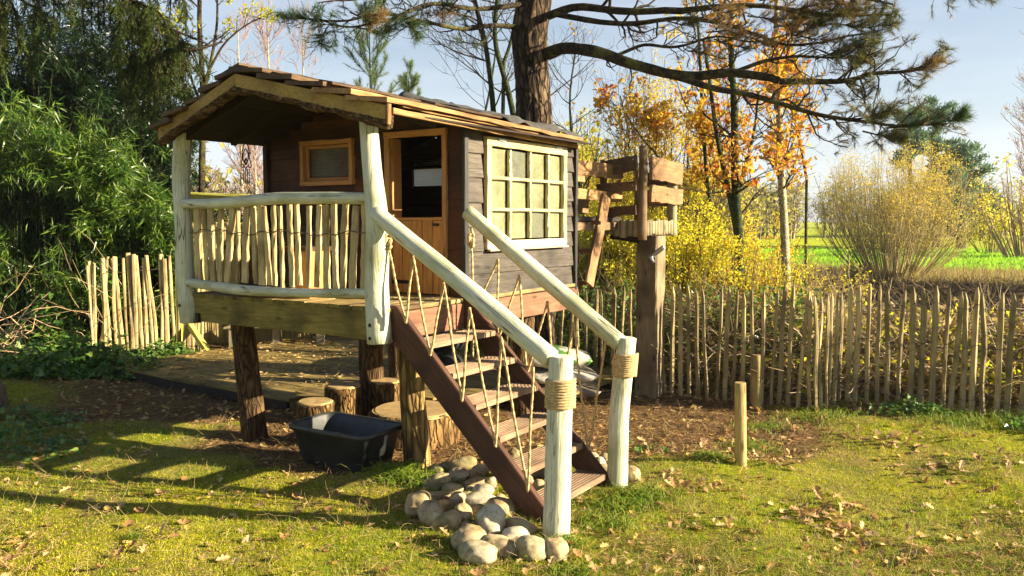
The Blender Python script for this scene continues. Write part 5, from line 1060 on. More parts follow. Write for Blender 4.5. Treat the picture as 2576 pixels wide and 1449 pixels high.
T5 = [stem([(1815, 720), (1808, 640), (1790, 540), (1772, 400), (1765, 250), (1760, 100), (1750, 0)], 11.4), stem([(1800, 600), (1740, 480), (1660, 400), (1600, 330), (1560, 260)], 11.0)]
tree('oak_tree', 'thinner leaning oak just left of the forked one, leaves mostly golden', 'oak', T5, [rad(14, .036, .016), rad(14, .018, .006)],
     [dict(n=14, lmin=.4, lmax=1.2, K=7, ang=60, t0=.35, wob=.15, rmin=.003), dict(n=6, lmin=.25, lmax=.6, K=5, ang=45, t0=.2, rmin=.002)], (M_green_stem, M_twig), [(OAK, 1800, .08, .055, M_oak, .04, .25), (OAK, 1500, .08, .055, M_gold, .05, .25)])
T6 = [stem([(1978, 740), (1976, 620), (1968, 470), (1960, 380), (1962, 250), (1950, 100), (1955, -20)], 12.2)]
tree('birch_tree', 'birch with a pale flecked stem and scattered orange leaves at the fence', 'birch', T6, [rad(14, .065, .035)],
     [dict(n=22, lmin=.6, lmax=1.6, K=8, ang=52, t0=.3, wob=.12, rf=.3, rmin=.003), dict(n=6, lmin=.25, lmax=.7, K=6, ang=40, t0=.2, rmin=.002)], (M_birch, M_twig), [(OAK, 1900, .085, .06, M_oak, .05, .2)])
T7 = [stem([(2035, 480), (2010, 350), (1990, 260), (1960, 180)], 12.8)]; T7[0][0, 0, 2] = -.1
tree('young_oak', 'young oak with loose orange leaves between the birch and the willow bush', 'oak', T7, [rad(14, .022, .006)], [dict(n=26, lmin=.5, lmax=1.3, K=7, ang=50, t0=.35, wob=.14, rmin=.0025), dict(n=5, lmin=.2, lmax=.5, K=5, ang=40, rmin=.0018)], (M_limb, M_twig), [(OAK, 700, .085, .06, M_oak, .06, .2)])
# yellow shrubs behind the tower
def shrub(name, label, cat, cx, cy, rx, ry, h, ns, twn, leafs, stemm=M_twig, grp=None, r0=.012, fan=.5, top=None, K=8, lv2=True):
    e = empty(name, (cx, cy, 0), label, cat, grp); a = rng.uniform(0, 2*math.pi, ns); r = np.sqrt(rng.random(ns)); z0 = float(H(cx, cy))
    b0 = np.stack([cx+rx*.35*r*np.cos(a), cy+ry*.35*r*np.sin(a), np.full(ns, z0-.05)], 1); tp_ = np.stack([cx+rx*r*np.cos(a), cy+ry*r*np.sin(a), z0+h*(rng.uniform(.75, 1.05, ns)-.28*r**2.5)], 1)
    f = np.linspace(0, 1, K)[None, :, None]; P = b0[:, None]+(tp_-b0)[:, None]*f; P[:, :, :2] += ((tp_-b0)[:, None, :2])*(.22*np.sin(f*math.pi)*fan); P += rng.normal(0, .012*h, P.shape)*f
    R = np.linspace(r0, r0*.25, K)[None]*rng.uniform(.6, 1.1, ns)[:, None]; g = grow(P, R, twn, h*.08, h*.26, K=5, ang=38, t0=.22, wob=.14, trop=(0, 0, .06), rmin=.0018)
    lst = [(P, R), g]; src = g
    if lv2: src = grow(g[0], g[1], 3, h*.03, h*.11, K=4, ang=40, rmin=.0015); lst.append(src)
    twigs_obj('stems', lst, stemm, e, 4)
    for (T_, n, L_, W_, m_, spread, up0) in leafs:
        p, t = pts_on(src[0], n, .1); p = p+rng.normal(0, spread, p.shape); k_ = rng.random(n) < np.clip((p[:, 2]-z0)/h*1.3+up0, 0, 1); p, t = p[k_], t[k_]; kc = (fbm(p*(3.2/h)*1.6+n, 83, 2)+.5*fbm(p*(3.2/h)*5, 84, 2)) > -.08; p, t = p[kc], t[kc]; n = len(p)
        leaves_obj('foliage', T_, p, nrm(t*.4+rng.normal(size=p.shape)*.8+np.array([0, 0, -.2])), L_*rng.uniform(.6, 1.2, n), W_*rng.uniform(.7, 1.1, n), m_, e)
    return e
shrub('yellow_shrub', 'dense yellow leaved shrub directly behind the lookout tower', 'shrub', 1.9, 10.6, 1.0, .8, 2.1, 70, 9, [(LEAF, 20000, .05, .028, M_yel, .05, .5), (LEAF, 7000, .05, .026, M_ylg, .05, .6)], grp='yellow shrubs beyond the fence')
shrub('yellow_shrub', 'yellow green shrub in the gap between the playhouse and the tower', 'shrub', .9, 10.9, .8, .7, 1.9, 55, 9, [(LEAF, 11000, .045, .024, M_ylg, .05, .6), (LEAF, 11000, .05, .026, M_yel, .05, .5)], grp='yellow shrubs beyond the fence')
shrub('yellow_shrub', 'yellow shrub with reddish twigs behind the leaning fence palings right of the tower', 'shrub', 2.75, 10.2, .8, .7, 1.40, 60, 8, [(LEAF, 9000, .045, .024, M_yel, .05, .5), (LEAF, 1500, .05, .03, M_oak, .05, .5), (LEAF, 2000, .045, .022, M_ylg, .05, .6)], grp='yellow shrubs beyond the fence')
shrub('golden_tree', 'tall golden leaved young tree behind the tower rails', 'tree', 2.6, 13.8, 1.25, .9, 4.1, 46, 11, [(LEAF, 24000, .05, .028, M_gold, .07, .3)], r0=.02)
shrub('golden_tree', 'loose golden tree with green tinge at the back, left of the tower', 'tree', 1.35, 15.5, 1.3, .9, 3.5, 34, 9, [(LEAF, 12000, .06, .03, M_ylg, .08, .3), (LEAF, 7000, .06, .03, M_gold, .08, .3)], r0=.02)
shrub('golden_tree', 'golden tree between the two oaks and the birch', 'tree', 4.0, 14.5, 1.1, .9, 3.2, 34, 9, [(LEAF, 13000, .055, .032, M_gold, .07, .3), (LEAF, 9000, .055, .03, M_yel, .07, .3)], r0=.02)
shrub('brown_shrub', 'tangle of bare brown stems with a few yellow leaves below the birch', 'shrub', 3.9, 11.0, .9, .7, 1.3, 80, 7, [(LEAF, 1700, .05, .026, M_yel, .05, .5), (LEAF, 1200, .05, .03, M_olive, .05, .7)], stemm=M_brush, r0=.006)
shrub('brown_shrub', 'bare brown thicket in front of the meadow, right of the birch', 'shrub', 5.9, 17.2, 1.4, .9, 1.6, 70, 7, [(LEAF, 1200, .05, .03, M_olive, .06, .6), (LEAF, 900, .055, .03, M_oak, .06, .4)], stemm=M_pale_twig, r0=.009)
shrub('willow_bush', 'big round willow bush with fanned stems and yellow tips beside the ditch', 'bush', 10.6, 23.0, 2.35, 1.6, 3.6, 170, 14, [(LEAF, 36000, .055, .026, M_gold, .09, -.25), (LEAF, 20000, .05, .024, M_wleaf, .10, -.05)], stemm=M_willow, r0=.018, fan=1.0)
# young pines beyond the ridge
def young_pine(label, u, vt, Y, w_, nb_, mat=M_needlepale):
    top = at(u, vt, Y); e = empty('young_pine', (top[0], Y, 0), label, 'pine', 'young pines behind the playhouse')
    P = np.linspace([top[0]+.05, Y, -.1], top, 20)[None]; R = rad(20, .05, .008); Vt, Ft = tubes(P, R, 7); wobj('trunk', Vt, Ft, M_limb, e)
    g = grow(P, R, nb_, w_*.5, w_, K=8, ang=48, t0=.35, wob=.07, trop=(0, 0, .14), rf=.4, rmin=.006); g2 = grow(g[0], g[1], 5, w_*.15, w_*.4, K=6, ang=35, t0=.2, wob=.07, trop=(0, 0, .12), rmin=.004); twigs_obj('branches', [g, g2], M_twig, e, 4)
    for src, n in ((g, 11000), (g2, 14000)): p, t = pts_on(src[0], n, .15); leaves_obj('needles', NEEDLE, p, nrm(t*.75+rng.normal(size=p.shape)*.5), rng.uniform(.07, .13, n), .005, mat, e)
young_pine('feathery young pine above the roof boards, left of the bare tree', 928, 40, 17., 1.6, 34); young_pine('small young pine whose top just clears the roof ridge', 1028, 195, 19., 1.1, 26); young_pine('another small pine top half hidden by the roof', 985, 215, 20., .8, 18)
# pale birches far left behind the porch
for k, (u, vt, Y, lab) in enumerate([(672, 20, 26, 'white stemmed bare birch with pinkish twigs above the roof peak'), (598, 60, 28, 'bare birch with fine pale twigs left of the roof peak'), (760, 40, 30, 'distant bare birch right of the roof peak'), (640, 330, 24, 'bare pale tree seen through the open porch side')]):
    top = at(u, vt, Y); P = np.linspace([top[0], Y, -.1], top, 16)[None]; tree('distant_birch', lab, 'birch', [P], [rad(16, .09, .01)], [dict(n=60, lmin=.8, lmax=2.4, K=7, ang=42, t0=.2, wob=.1, trop=(0, 0, .06), rf=.3, rmin=.007), dict(n=7, lmin=.3, lmax=1.0, K=5, ang=35, rmin=.006)], (M_birch, M_pinktwig), None, sides=6)
# right edge: bare birch and small yellow trees
for k, (u, vt, Y, r_, lab) in enumerate([(2640, 20, 24, 2.6, 'bare purple twigged birch leaning into the picture at the right edge'), (2600, 200, 30, 2.4, 'second bare birch lower down at the right edge')]):
    top = at(u, vt, Y); P = np.linspace([top[0]+.4, Y, -.1], top, 16)[None]; tree('bare_birch', lab, 'birch', [P], [rad(16, .10, .015)], [dict(n=70, lmin=r_*.4, lmax=r_, K=8, ang=42, t0=.15, wob=.09, trop=(0, 0, .1), rf=.3, rmin=.006), dict(n=8, lmin=.4, lmax=1.1, K=5, ang=35, rmin=.005)], (M_birch, M_pinktwig), [(LEAF, 900, .06, .05, M_oak, .03, .2)], sides=6)
shrub('yellow_field_tree', 'small yellow leaved tree in the meadow at the right edge', 'tree', 22.4, 36, 2.4, 1.6, 4.4, 40, 8, [(LEAF, 1500, .2, .14, M_yel, .2, -.2)], stemm=M_brush, r0=.05)
shrub('yellow_field_tree', 'low yellow bush in the meadow below the bare birch', 'tree', 23.2, 40, 1.6, 1.4, 2.6, 30, 7, [(LEAF, 1500, .2, .14, M_yel, .15, .3)], stemm=M_brush, r0=.03)
def far_pine(label, u, vt, vb, Y, w_, kind):
    top = at(u, vt, Y); e = empty('far_pine', (top[0], Y, 0), label, 'pine', 'pines beyond the meadow')
    P = np.linspace([top[0]+.3, Y, -.1], top, 16)[None]; R = rad(16, .28, .05); Vt, Ft = tubes(P, R, 8); wobj('trunk', Vt, Ft, plain('far_trunk', (.22, .12, .06), .9, .3, 2) if kind else M_limb, e)
    g = grow(P, R, 26 if kind else 60, w_*.5, w_, K=6, ang=68 if not kind else 55, t0=.62 if kind else .12, wob=.12, trop=(0, 0, .05), rf=.3, rmin=.03); twigs_obj('branches', [g], M_twig, e, 4)
    n = 8000; p, t = pts_on(g[0], n, .45); p = p+rng.normal(0, w_*.055, p.shape)*[1, 1, .5]; leaves_obj('foliage', LEAF, p, nrm(rng.normal(size=p.shape)+[0, 0, .8]), rng.uniform(.18, .38, n), .09, M_farpine, e)
far_pine('flat crowned pine with an orange trunk above the willow bush', 2290, 305, 560, 48, 2.6, 1); far_pine('taller blue green pine right of the flat crowned one', 2358, 272, 560, 50, 2.8, 0); far_pine('broad blue green pine lower down beyond the meadow edge', 2415, 380, 570, 46, 3.2, 0)
# single far trunk in the meadow
t_ = gr(2466, 606); e = empty('lone_tree', t_*[1, 1, 0], 'thin lone trunk standing in the bright meadow', 'tree'); P = np.linspace([t_[0], t_[1], -.1], [t_[0], t_[1], 3.4], 6)[None]; Vt, Ft = tubes(P, rad(6, .12, .1), 7); wobj('trunk', Vt, Ft, M_limb, e); g = grow(P, rad(6, .12, .1), 30, .8, 2.2, K=6, ang=50, t0=.6, rmin=.02); twigs_obj('branches', [g], M_pinktwig, e, 4)
# distant wood edge: bare trunks and twig haze
def woodline(label, x0, x1, y0, y1, n, hmin, hmax, mats, leafmat=None, nl=0, name='distant_wood'):
    K = 7; x = rng.uniform(x0, x1, n); y = y0+(y1-y0)*(x-x0)/(x1-x0)+rng.uniform(-3, 3, n); h = rng.uniform(hmin, hmax, n)*(1+.25*fbm(np.stack([x*.12, 0*x, 0*x], 1), 77, 2))
    f = np.linspace(0, 1, K)[None, :, None]; P = np.stack([x, y, 0*x-.2], 1)[:, None]+np.array([0, 0, 1])*h[:, None, None]*f+rng.normal(0, .25, (n, K, 3))*f; R = np.linspace(.12, .03, K)[None]*np.ones((n, 1)); g = grow(P, R, 14, 1., 3.2, K=5, ang=38, t0=.1, wob=.12, trop=(0, 0, .15), rmin=.022); g2 = grow(g[0], g[1], 4, .5, 1.4, K=3, ang=35, rmin=.018)
    V, Fs = join([tubes(P, R, 4), tubes(*g, 3), tubes(*g2, 3)]); o = tag(wobj(name, V, Fs, mats), label, 'woodland', None, 'stuff')
    if leafmat:
        p, t = pts_on(g2[0], nl, 0); p = p+rng.normal(0, .4, p.shape); V, Fs = scatter(LEAF, p, rng.normal(size=p.shape), rng.uniform(.25, .5, nl), .25); tag(wobj('distant_foliage', V, Fs, leafmat, smooth=False), label+', foliage', 'woodland', None, 'stuff')
M_farw = plain('distant_bark', (.20, .16, .13), .9, .4, .6)
woodline('hazy brown wood edge beyond the bright meadow', 12, 75, 66, 98, 130, 2.8, 4.8, M_farw, M_olive, 9000)
woodline('bare brown wood behind the orange trees', -2, 13, 36, 48, 70, 2.8, 4.6, M_farw, M_olive, 6000)
woodline('wood far behind the playhouse and bamboo', -38, -2, 42, 36, 110, 1.6, 3.2, M_farw, M_olive, 5000)
woodline('far low tree line on the horizon', -120, 150, 150, 170, 260, 4, 7, M_farw, M_farpine, 9000)
# ------------------------------------------------------------------ brush pile, dry stems, ivy, undergrowth
def sticks(name, label, cat, P0, D, L, r, mat, wob=.25, K=5, stuff=True, trop=(0, 0, 0)):
    n = len(P0); D = nrm(D); Q = np.zeros((n, K, 3)); Q[:, 0] = P0; st = (np.broadcast_to(L, (n,))/(K-1))[:, None]; d = D
    for k in range(1, K): d = nrm(d+rng.normal(0, wob, (n, 3))+np.array(trop)); Q[:, k] = Q[:, k-1]+d*st
    R = np.broadcast_to(r, (n,))[:, None]*np.linspace(1, .4, K)[None]; V, Fs = tubes(Q, R, 3); return tag(wobj(name, V, Fs, mat), label, cat, None, 'stuff')
def along(path, n, w_, hmax, zmin=0):
    path = np.array(path, float); d = np.concatenate([[0], np.cumsum(np.linalg.norm(np.diff(path, axis=0), axis=1))]); s = rng.random(n)*d[-1]; x = np.interp(s, d, path[:, 0]); y = np.interp(s, d, path[:, 1])
    o = rng.uniform(0, w_, n); x2 = x+o*.35; y2 = y+o*.93; z = H(x2, y2)+zmin+hmax*rng.random(n)*(np.sin(np.clip(o/w_, 0.08, 1)*math.pi*.9+.25)); return np.stack([x2, y2, z], 1)
pth = [(1.5, 8.15), (2.75, 7.35), (3.2, 7.5), (4.3, 7.05), (5.6, 6.7)]
M_brush2 = plain('grey_brush', (.34, .27, .17), .85, .4, 3); M_brush3 = plain('dark_brush', (.12, .08, .042), .85, .4, 3)
for nm, m_, n, r_ in (('brush_pile', M_brush, 2400, .006), ('brush_pile', M_brush2, 2300, .006), ('brush_pile', M_brush3, 1700, .006)):
    P = along(pth, n, 2.0, .76); D = rng.normal(size=(n, 3))*[1, .8, .28]; sticks(nm, {M_brush: 'brown twigs of the brush pile behind the paling fence', M_brush2: 'grey pale twigs tangled on the brush pile', M_brush3: 'dark inner twigs of the brush pile'}[m_], 'brush pile', P, D, rng.uniform(.25, .9, n), rng.uniform(.4, 1, n)*r_, m_)
# dark soil bank under the brush so that it is not see through
n = 160; P = along([(2.9, 8.2), (5.8, 7.6)], n, .9, .45); sticks('briar_stems', 'arching briar stems rising from the brush pile', 'briar', P, rng.normal(size=(n, 3))*[1, 1, .3]+[0, 0, .6], rng.uniform(.3, .9, n), .0025, M_brush, .2)
P = along(pth, 7500, 2.0, .8); tag(wobj('brush_leaves', *scatter(LEAF, P, rng.normal(size=P.shape), rng.uniform(.04, .09, len(P)), .04), M_ylg, smooth=False), 'yellow green leaves caught in the brush pile', 'leaves', None, 'stuff')
P = along(pth, 1900, 1.6, .9); tag(wobj('brush_leaves', *scatter(OAK, P, rng.normal(size=P.shape), rng.uniform(.05, .1, len(P)), .05), M_lead, smooth=False), 'brown leaves caught in the brush pile', 'leaves', None, 'stuff')
P = along([(-1.5, 9.9), (.6, 9.0), (1.5, 8.2), (2.8, 7.5)], 9000, 1.6, 1.0); tag(wobj('bramble_leaves', *scatter(OVAL, P, rng.normal(size=P.shape), rng.uniform(.04, .075, len(P)), .035), M_ivy, smooth=False), 'dark green bramble leaves behind the palings', 'bramble', None, 'stuff')
n = 2200; P = along([(-1.5, 9.9), (.6, 9.0), (1.5, 8.2), (2.8, 7.5)], n, 1.8, .9); sticks('bramble_stems', 'bramble stems behind the shaded palings', 'bramble', P, rng.normal(size=(n, 3))+[0, 0, .5], rng.uniform(.3, .9, n), .004, M_brush3)
# far bank of the ditch, dry grass
n = 26000; x = rng.uniform(4, 22, n); y = 25.6-.56*(x-4)+.0*x+rng.uniform(.2, 4.6, n); P = np.stack([x, y, H(x, y)], 1); k_ = (pond_w(x, y) < .35); P = P[k_]; n = len(P)
tag(wobj('dry_grass', *scatter(NEEDLE, P, rng.normal(size=P.shape)*.45+[0, 0, 1], rng.uniform(.12, .42, n), .022), leaf('dry_grass_blade', [(.20, .14, .06), (.34, .25, .12), (.45, .36, .18), (.24, .22, .06)], .3, .8, .1), smooth=False), 'dry tawny grass on the far bank of the ditch', 'grass', None, 'stuff')
n = 30000; x = rng.uniform(5, 34, n); y = rng.uniform(25, 46, n); k_ = sst((y-25.8+.18*(x-14))/2.2) > .5; x, y = x[k_], y[k_]; P = np.stack([x, y, H(x, y)], 1); n = len(P)
tag(wobj('meadow_grass', *scatter(NEEDLE, P, rng.normal(size=P.shape)*.5+[0, 0, 1], rng.uniform(.08, .2, n), .05), leaf('meadow_blade', [(.14, .30, .02), (.22, .42, .03), (.30, .48, .04)], .5, .6, .2), smooth=False), 'bright green blades of the meadow', 'grass', None, 'stuff')
n = 900; x = rng.uniform(5, 13, n); y = 24.6-.5*(x-4)+rng.uniform(-.4, .8, n); P = np.stack([x, y, H(x, y)], 1); sticks('bank_stems', 'dark stems along the edge of the ditch', 'brushwood', P, rng.normal(size=(n, 3))*[1, 1, .4]+[0, 0, .5], rng.uniform(.3, 1.1, n), .008, M_brush3)
# heap of dry stalks at the left edge
n = 70; P = np.stack([rng.uniform(-6.4, -5.5, n), rng.uniform(9.2, 9.7, n), rng.uniform(.1, .55, n)], 1); sticks('dry_stalk_heap', 'heap of pale dry stalks at the left edge before the bamboo', 'dry stalks', P, rng.normal(size=(n, 3))*[1, .5, .8], rng.uniform(.3, 1.0, n), rng.uniform(.003, .008, n), plain('pale_stalk', (.50, .34, .19), .8, .3, 4), .3)
n = 40; P = np.stack([rng.uniform(-6.2, -4.3, n), rng.uniform(9.6, 10.6, n), rng.uniform(0, .9, n)], 1); sticks('undergrowth_stems', 'thin dark stems at the foot of the bamboo', 'undergrowth', P, rng.normal(size=(n, 3))*[.4, .4, .5]+[0, 0, 1], rng.uniform(.4, 1.1, n), .005, M_brush)
def ivy(name, label, cx, cy, rx, ry, n, hz, L=.065, mat=M_ivy):
    a = rng.uniform(0, 2*math.pi, n); r = np.sqrt(rng.random(n)); x = cx+rx*r*np.cos(a)+rng.normal(0, .08, n); y = cy+ry*r*np.sin(a)+rng.normal(0, .05, n); h = hz*(1-r*.7)*np.clip(.55+.9*fbm(np.stack([x*2, y*2, 0*x], 1), 88, 3), .1, 1.3)
    P = np.stack([x, y, H(x, y)+.02+rng.random(n)*h], 1); D = nrm(rng.normal(size=(n, 3))*[1, 1, .4]+[.2, -.5, 0]); V, Fs = scatter(IVY, P, D, L*rng.uniform(.5, 1.2, n), L*rng.uniform(.5, 1.1, n), up=nrm(rng.normal(size=(n, 3))*.5+[0, -.3, 1])); V2 = V; tag(wobj(name, V2, Fs, mat, smooth=False), label, 'ivy', None, 'stuff')
ivy('ivy_bed', 'ivy spreading over the ground in front of the bamboo', -4.9, 9.0, 1.25, .55, 3600, .5, .08); ivy('ivy_bed', 'ivy at the foot of the split palings', -4.2, 9.7, .55, .25, 900, .32, .075); ivy('ivy_bed', 'sprig of ivy climbing over the platform corner', -3.85, 8.55, .32, .16, 240, .24)
ivy('ivy_patch', 'dark ivy patch at the lower left edge of the lawn', -4.1, 6.3, .65, .75, 620, .16, .055); ivy('ivy_patch', 'bright ivy sprigs at the left edge of the sunlit lawn', -3.45, 5.75, .42, .32, 240, .12, .05)
ivy('ivy_patch', 'dark green plant at the foot of the right paling fence', 3.35, 6.85, .28, .12, 260, .16, .05); ivy('ivy_patch', 'weeds at the fence foot by the right edge', 4.25, 6.35, .35, .2, 420, .16, .05); ivy('ivy_patch', 'small green weed in the bare soil behind the cobbles', .95, 5.8, .10, .08, 40, .08, .04)
# ------------------------------------------------------------------ moss, grass, litter on the lawn
def ground_pts(n, ymin, ymax, pw=1.0, xm=.70):
    f = rng.random(n); y = ymin*(ymax/ymin)**(f**pw); x = rng.uniform(-1, 1, n)*y*xm; return x, y
x, y = ground_pts(330000, 3.0, 9.0); s = soil_w(x, y); n_ = fbm(np.stack([x*1.3, y*1.3, 0*x], 1), 9, 3); k_ = (rng.random(len(x)) > s*1.15) & (rng.random(len(x)) < .78+1.3*n_); x, y, n_ = x[k_], y[k_], n_[k_]; P = np.stack([x, y, H(x, y)-.002], 1); n = len(P)
cl = .6+.9*np.abs(fbm(P*[9, 9, 1], 19, 2)); V, Fs = scatter(NEEDLE, P, rng.normal(size=P.shape)*.65+[0, 0, 1], rng.uniform(.008, .021, n)*cl, rng.uniform(.003, .0055, n)*np.clip(y/4.5, 1, 2)); tag(wobj('moss', V, Fs, M_moss, smooth=False), 'yellow green moss covering the lawn', 'moss', None, 'stuff')
x, y = ground_pts(120000, 3.0, 9.0); s = soil_w(x, y); n_ = fbm(np.stack([x*.9, y*.9, 0*x], 1), 29, 3); k_ = (rng.random(len(x)) > s*1.6) & (n_ > -.06+rng.normal(0, .12, len(x))); x, y = x[k_], y[k_]; P = np.stack([x, y, H(x, y)-.002], 1); n = len(P)
V, Fs = scatter(NEEDLE, P, rng.normal(size=P.shape)*.7+[0, 0, .9], rng.uniform(.018, .055, n), .0027); tag(wobj('grass', V, Fs, M_grass, smooth=False), 'short grass mixed in the moss', 'grass', None, 'stuff')
# taller tufts
tf = [(-.72, 5.15, .16, 420, .13), (-.55, 5.0, .12, 260, .1), (.75, 4.75, .16, 420, .10), (.62, 4.6, .14, 300, .09), (.25, 4.05, .10, 260, .07), (.5, 4.35, .13, 220, .08), (1.36, 5.55, .12, 260, .07), (1.75, 5.9, .16, 240, .08), (2.0, 6.5, .2, 200, .08), (.3, 3.75, .12, 180, .06), (-.1, 4.5, .1, 130, .06), (3.6, 6.6, .3, 350, .1), (2.6, 6.85, .3, 250, .1), (4.2, 6.6, .3, 380, .12), (-1.95, 4.15, .05, 40, .07)]
for u_, v_ in ((1120, 1235), (1180, 1262), (1235, 1300), (1290, 1335), (1165, 1325), (1250, 1405), (1320, 1400), (1375, 1392), (1075, 1300), (1140, 1370), (1215, 1215), (1420, 1370), (1100, 1200)):
    g = gr(u_, v_); tf.append((g[0], g[1], .06, 60, .055))
P = []; L_ = []
for cx, cy, r, n, h in tf:
    a = rng.normal(0, r*.6, (n, 2)); P.append(np.stack([cx+a[:, 0], cy+a[:, 1]*.8, H(cx+a[:, 0], cy+a[:, 1]*.8)-.003], 1)); L_.append(rng.uniform(.4, 1, n)*h)
P = np.concatenate(P); L_ = np.concatenate(L_); n = len(P); D = nrm(rng.normal(size=(n, 3))*.45+[0, 0, 1]); Q = np.stack([P, P+D*L_[:, None]*.55, P+D*L_[:, None]*.85+nrm(D*[1, 1, 0])*L_[:, None]*.3, P+D*L_[:, None]*.85+nrm(D*[1, 1, 0])*L_[:, None]*.6-[0, 0, .01]], 1); V, Fs = tubes(Q, np.array([.0022, .0019, .0013, .0005])[None]*np.ones((n, 1)), 3); tag(wobj('grass_tufts', V, Fs, M_grass), 'longer grass tufts round the cobbles and posts', 'grass', None, 'stuff')
# straw and needles
def litter(n, ymin, ymax, soilpref, L0, L1, w_, name, label, mat, T_=NEEDLE, tilt=.12, hz=.004, xr=None):
    x, y = ground_pts(n*3, ymin, ymax)
    if xr: x = rng.uniform(*xr, n*3)
    s = soil_w(x, y); nn_ = fbm(np.stack([x*1.5, y*1.5, 0*x], 1), 39, 3); k_ = rng.random(n*3) < np.clip(soilpref*s+(1-soilpref)*.5+nn_*.6, .02, 1); x, y = x[k_][:n], y[k_][:n]; m = len(x); P = np.stack([x, y, H(x, y)+hz+rng.random(m)*.008], 1)
    D = rng.normal(size=(m, 3))*[1, 1, tilt]; V, Fs = scatter(T_, P, D, rng.uniform(L0, L1, m), w_, up=rng.normal(size=(m, 3))*.3+[0, 0, 1]) if T_ is not NEEDLE else scatter(T_, P, D, rng.uniform(L0, L1, m), w_, up=rng.normal(size=(m, 3))*.6+[0, 0, 1]); tag(wobj(name, V, Fs, mat, smooth=False), label, 'litter', None, 'stuff')
litter(44000, 3.0, 8.8, .9, .03, .11, .0032, 'needle_litter', 'fallen needles and straw on the bare soil', M_straw); litter(16000, 3.0, 8.8, .2, .03, .10, .0028, 'straw_litter', 'dry straw on the mossy lawn', M_straw)
litter(2000, 3.1, 8.6, .55, .03, .075, .045, 'leaf_litter', 'small dry leaf fragments over lawn and soil', M_lead, OAK, .35, .008)
litter(260, 3.1, 8.6, .4, .03, .06, .04, 'yellow_leaf_litter', 'small yellow leaf bits on the ground', M_ylead, OAK, .3, .008)
# curved dead grass
x, y = ground_pts(6500, 3.0, 8.4); P = np.stack([x, y, H(x, y)+.004], 1); sticks('dead_grass', 'curled dead grass stems on the lawn', 'grass', P, rng.normal(size=P.shape)*[1, 1, .35]+[0, 0, .18], rng.uniform(.05, .16, len(P)), .0011, plain('dead_grass_stem', (.42, .31, .14), .8, .3, 4), .4)
# leaves on platform and porch
def leaves_on(n, f, name, label, mat=M_lead, L=(.03, .07)):
    P = f(n); V, Fs = scatter(OAK, P, rng.normal(size=P.shape)*[1, 1, .25], rng.uniform(*L, len(P)), .04, up=rng.normal(size=P.shape)*.35+[0, 0, 1]); tag(wobj(name, V, Fs, mat, smooth=False), label, 'litter', None, 'stuff')
def fp(n):
    a = rng.random(n)*Lp; b_ = rng.random(n)**.8*2.6; o_ = np.array([c0[0], c0[1], 0])+dv*a[:, None]+nv*b_[:, None]; return np.stack([o_[:, 0], o_[:, 1], np.full(n, .110)], 1)
leaves_on(420, fp, 'platform_leaves', 'fallen leaves scattered on the wooden platform', M_lead); leaves_on(150, fp, 'platform_leaves', 'yellow leaves scattered on the wooden platform', M_ylead)
P = fp(260); sticks('platform_straw', 'straw and twigs on the wooden platform', 'litter', P+[0, 0, .004], rng.normal(size=P.shape)*[1, 1, .03], rng.uniform(.05, .2, len(P)), .002, plain('straw', (.50, .36, .14), .8, .3, 4), .1)
leaves_on(9, lambda n: np.stack([-1.12+rng.uniform(-.2, .2, n), 5.52+rng.uniform(-.1, .1, n), np.full(n, .03)], 1), 'tub_leaves', 'a few dry leaves lying inside the black tub')
leaves_on(12, lambda n: np.stack([*(Lc(0, 0, 0)[:2, None]+A[:2, None]*rng.uniform(.1, .7, n)+B[:2, None]*rng.uniform(.1, 1.6, n)), np.full(n, ZD+.02)], 1), 'porch_leaves', 'a few dry leaves on the porch floor')
# individual fallen leaves: bigger curled ones
def single_leaf(x, y, L_, mat, name, label, grp):
    tv, tf = OAK; tv = np.array(tv).copy(); cu = rng.uniform(.25, .9); V = tv*[L_, L_*rng.uniform(.7, 1.0), L_]; V[:, 2] += cu*L_*((tv[:, 0]-.5)**2)*1.3+cu*L_*(tv[:, 1]**2)*.9
    yaw = rng.uniform(0, 6.28); M = Matrix.Translation(Vector((x, y, float(H(x, y))+.004))) @ Matrix.Rotation(yaw, 4, 'Z') @ Matrix.Rotation(rng.normal(0, .3), 4, 'X') @ Matrix.Rotation(rng.normal(0, .25), 4, 'Y')
    tag(link(name, meshdata(name, V, [np.array(f)[None] for f in tf], True), mat, None, M), label, 'leaf', grp)
x, y = ground_pts(230, 3.2, 7.6)
for k, (a_, b_) in enumerate(zip(x, y)):
    if a_ < -1.2 and rng.random() < .35: continue
    single_leaf(a_, b_, rng.uniform(.045, .085), M_lead, 'fallen_leaf', 'dry curled brown oak leaf lying on the lawn', 'dry brown leaves scattered on the lawn')
for k in range(26):
    g = gr(rng.uniform(200, 2500), rng.uniform(1130, 1440)); single_leaf(g[0], g[1], rng.uniform(.04, .07), M_ylead, 'yellow_leaf', 'yellow fallen leaf lying flat on the lawn', 'yellow leaves scattered on the lawn')
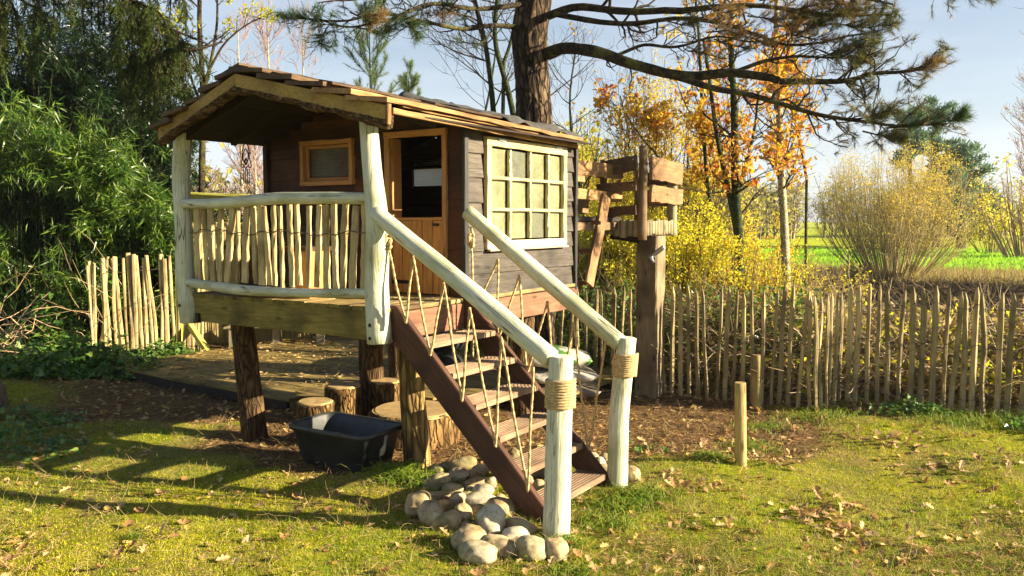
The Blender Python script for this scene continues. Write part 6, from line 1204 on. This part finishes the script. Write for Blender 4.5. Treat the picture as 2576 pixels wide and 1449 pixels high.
for (u, v, nn_, lb) in ((2060, 1290, 60, 'biggest drift of dry leaves and twigs on the right lawn'), (2130, 1335, 30, 'lower drift of dry leaves on the right lawn'), (1945, 1160, 30, 'brown leaves drifted beside the lone wooden post'), (2230, 1110, 50, 'leaves drifted along the foot of the right fence'), (2350, 1170, 26, 'thin scatter of leaves near the right edge'), (1700, 1230, 30, 'brown leaves drifted right of the far newel post')):
    g = gr(u, v); P = np.stack([g[0]+rng.normal(0, .14, nn_), g[1]+rng.normal(0, .12, nn_), np.zeros(nn_)], 1); P[:, 2] = H(P[:, 0], P[:, 1])+.006+.02*rng.random(nn_)
    tag(wobj('leaf_drift', *scatter(OAK, P, rng.normal(size=P.shape)*[1, 1, .4], rng.uniform(.05, .09, nn_), .055, up=rng.normal(size=P.shape)*.5+[0, 0, 1]), M_lead, smooth=False), lb, 'leaves', None, 'stuff')
g = gr(1305, 1368); single_leaf(g[0], g[1], .07, M_lead, 'fallen_leaf', 'star shaped pale leaf in front of the foremost cobbles', None)
ivy('leafy_undergrowth', 'bright green leafy undergrowth between the dry stalks and the bamboo', -5.7, 9.9, .9, .35, 1500, 1.05, .09)
# ------------------------------------------------------------------ thin autumn air
hv = [[x, y, z] for z in (-2.2, 14) for x, y in ((-200, -30), (200, -30), (200, 230), (-200, 230))]
hf = np.array([[0, 3, 2, 1], [4, 5, 6, 7], [0, 1, 5, 4], [1, 2, 6, 5], [2, 3, 7, 6], [3, 0, 4, 7]])
hm = bpy.data.materials.new('haze_air'); hm.use_nodes = True; t = hm.node_tree; t.nodes.clear()
pvn = N(t, 'ShaderNodeVolumePrincipled'); pvn.inputs['Color'].default_value = (.86, .90, .96, 1); pvn.inputs['Density'].default_value = .0005; pvn.inputs['Anisotropy'].default_value = .3
oo = N(t, 'ShaderNodeOutputMaterial'); t.links.new(pvn.outputs[0], oo.inputs['Volume'])
tag(link('haze', meshdata('haze', hv, hf, False), hm), 'thin pale haze over the garden and meadow', 'haze', None, 'stuff')
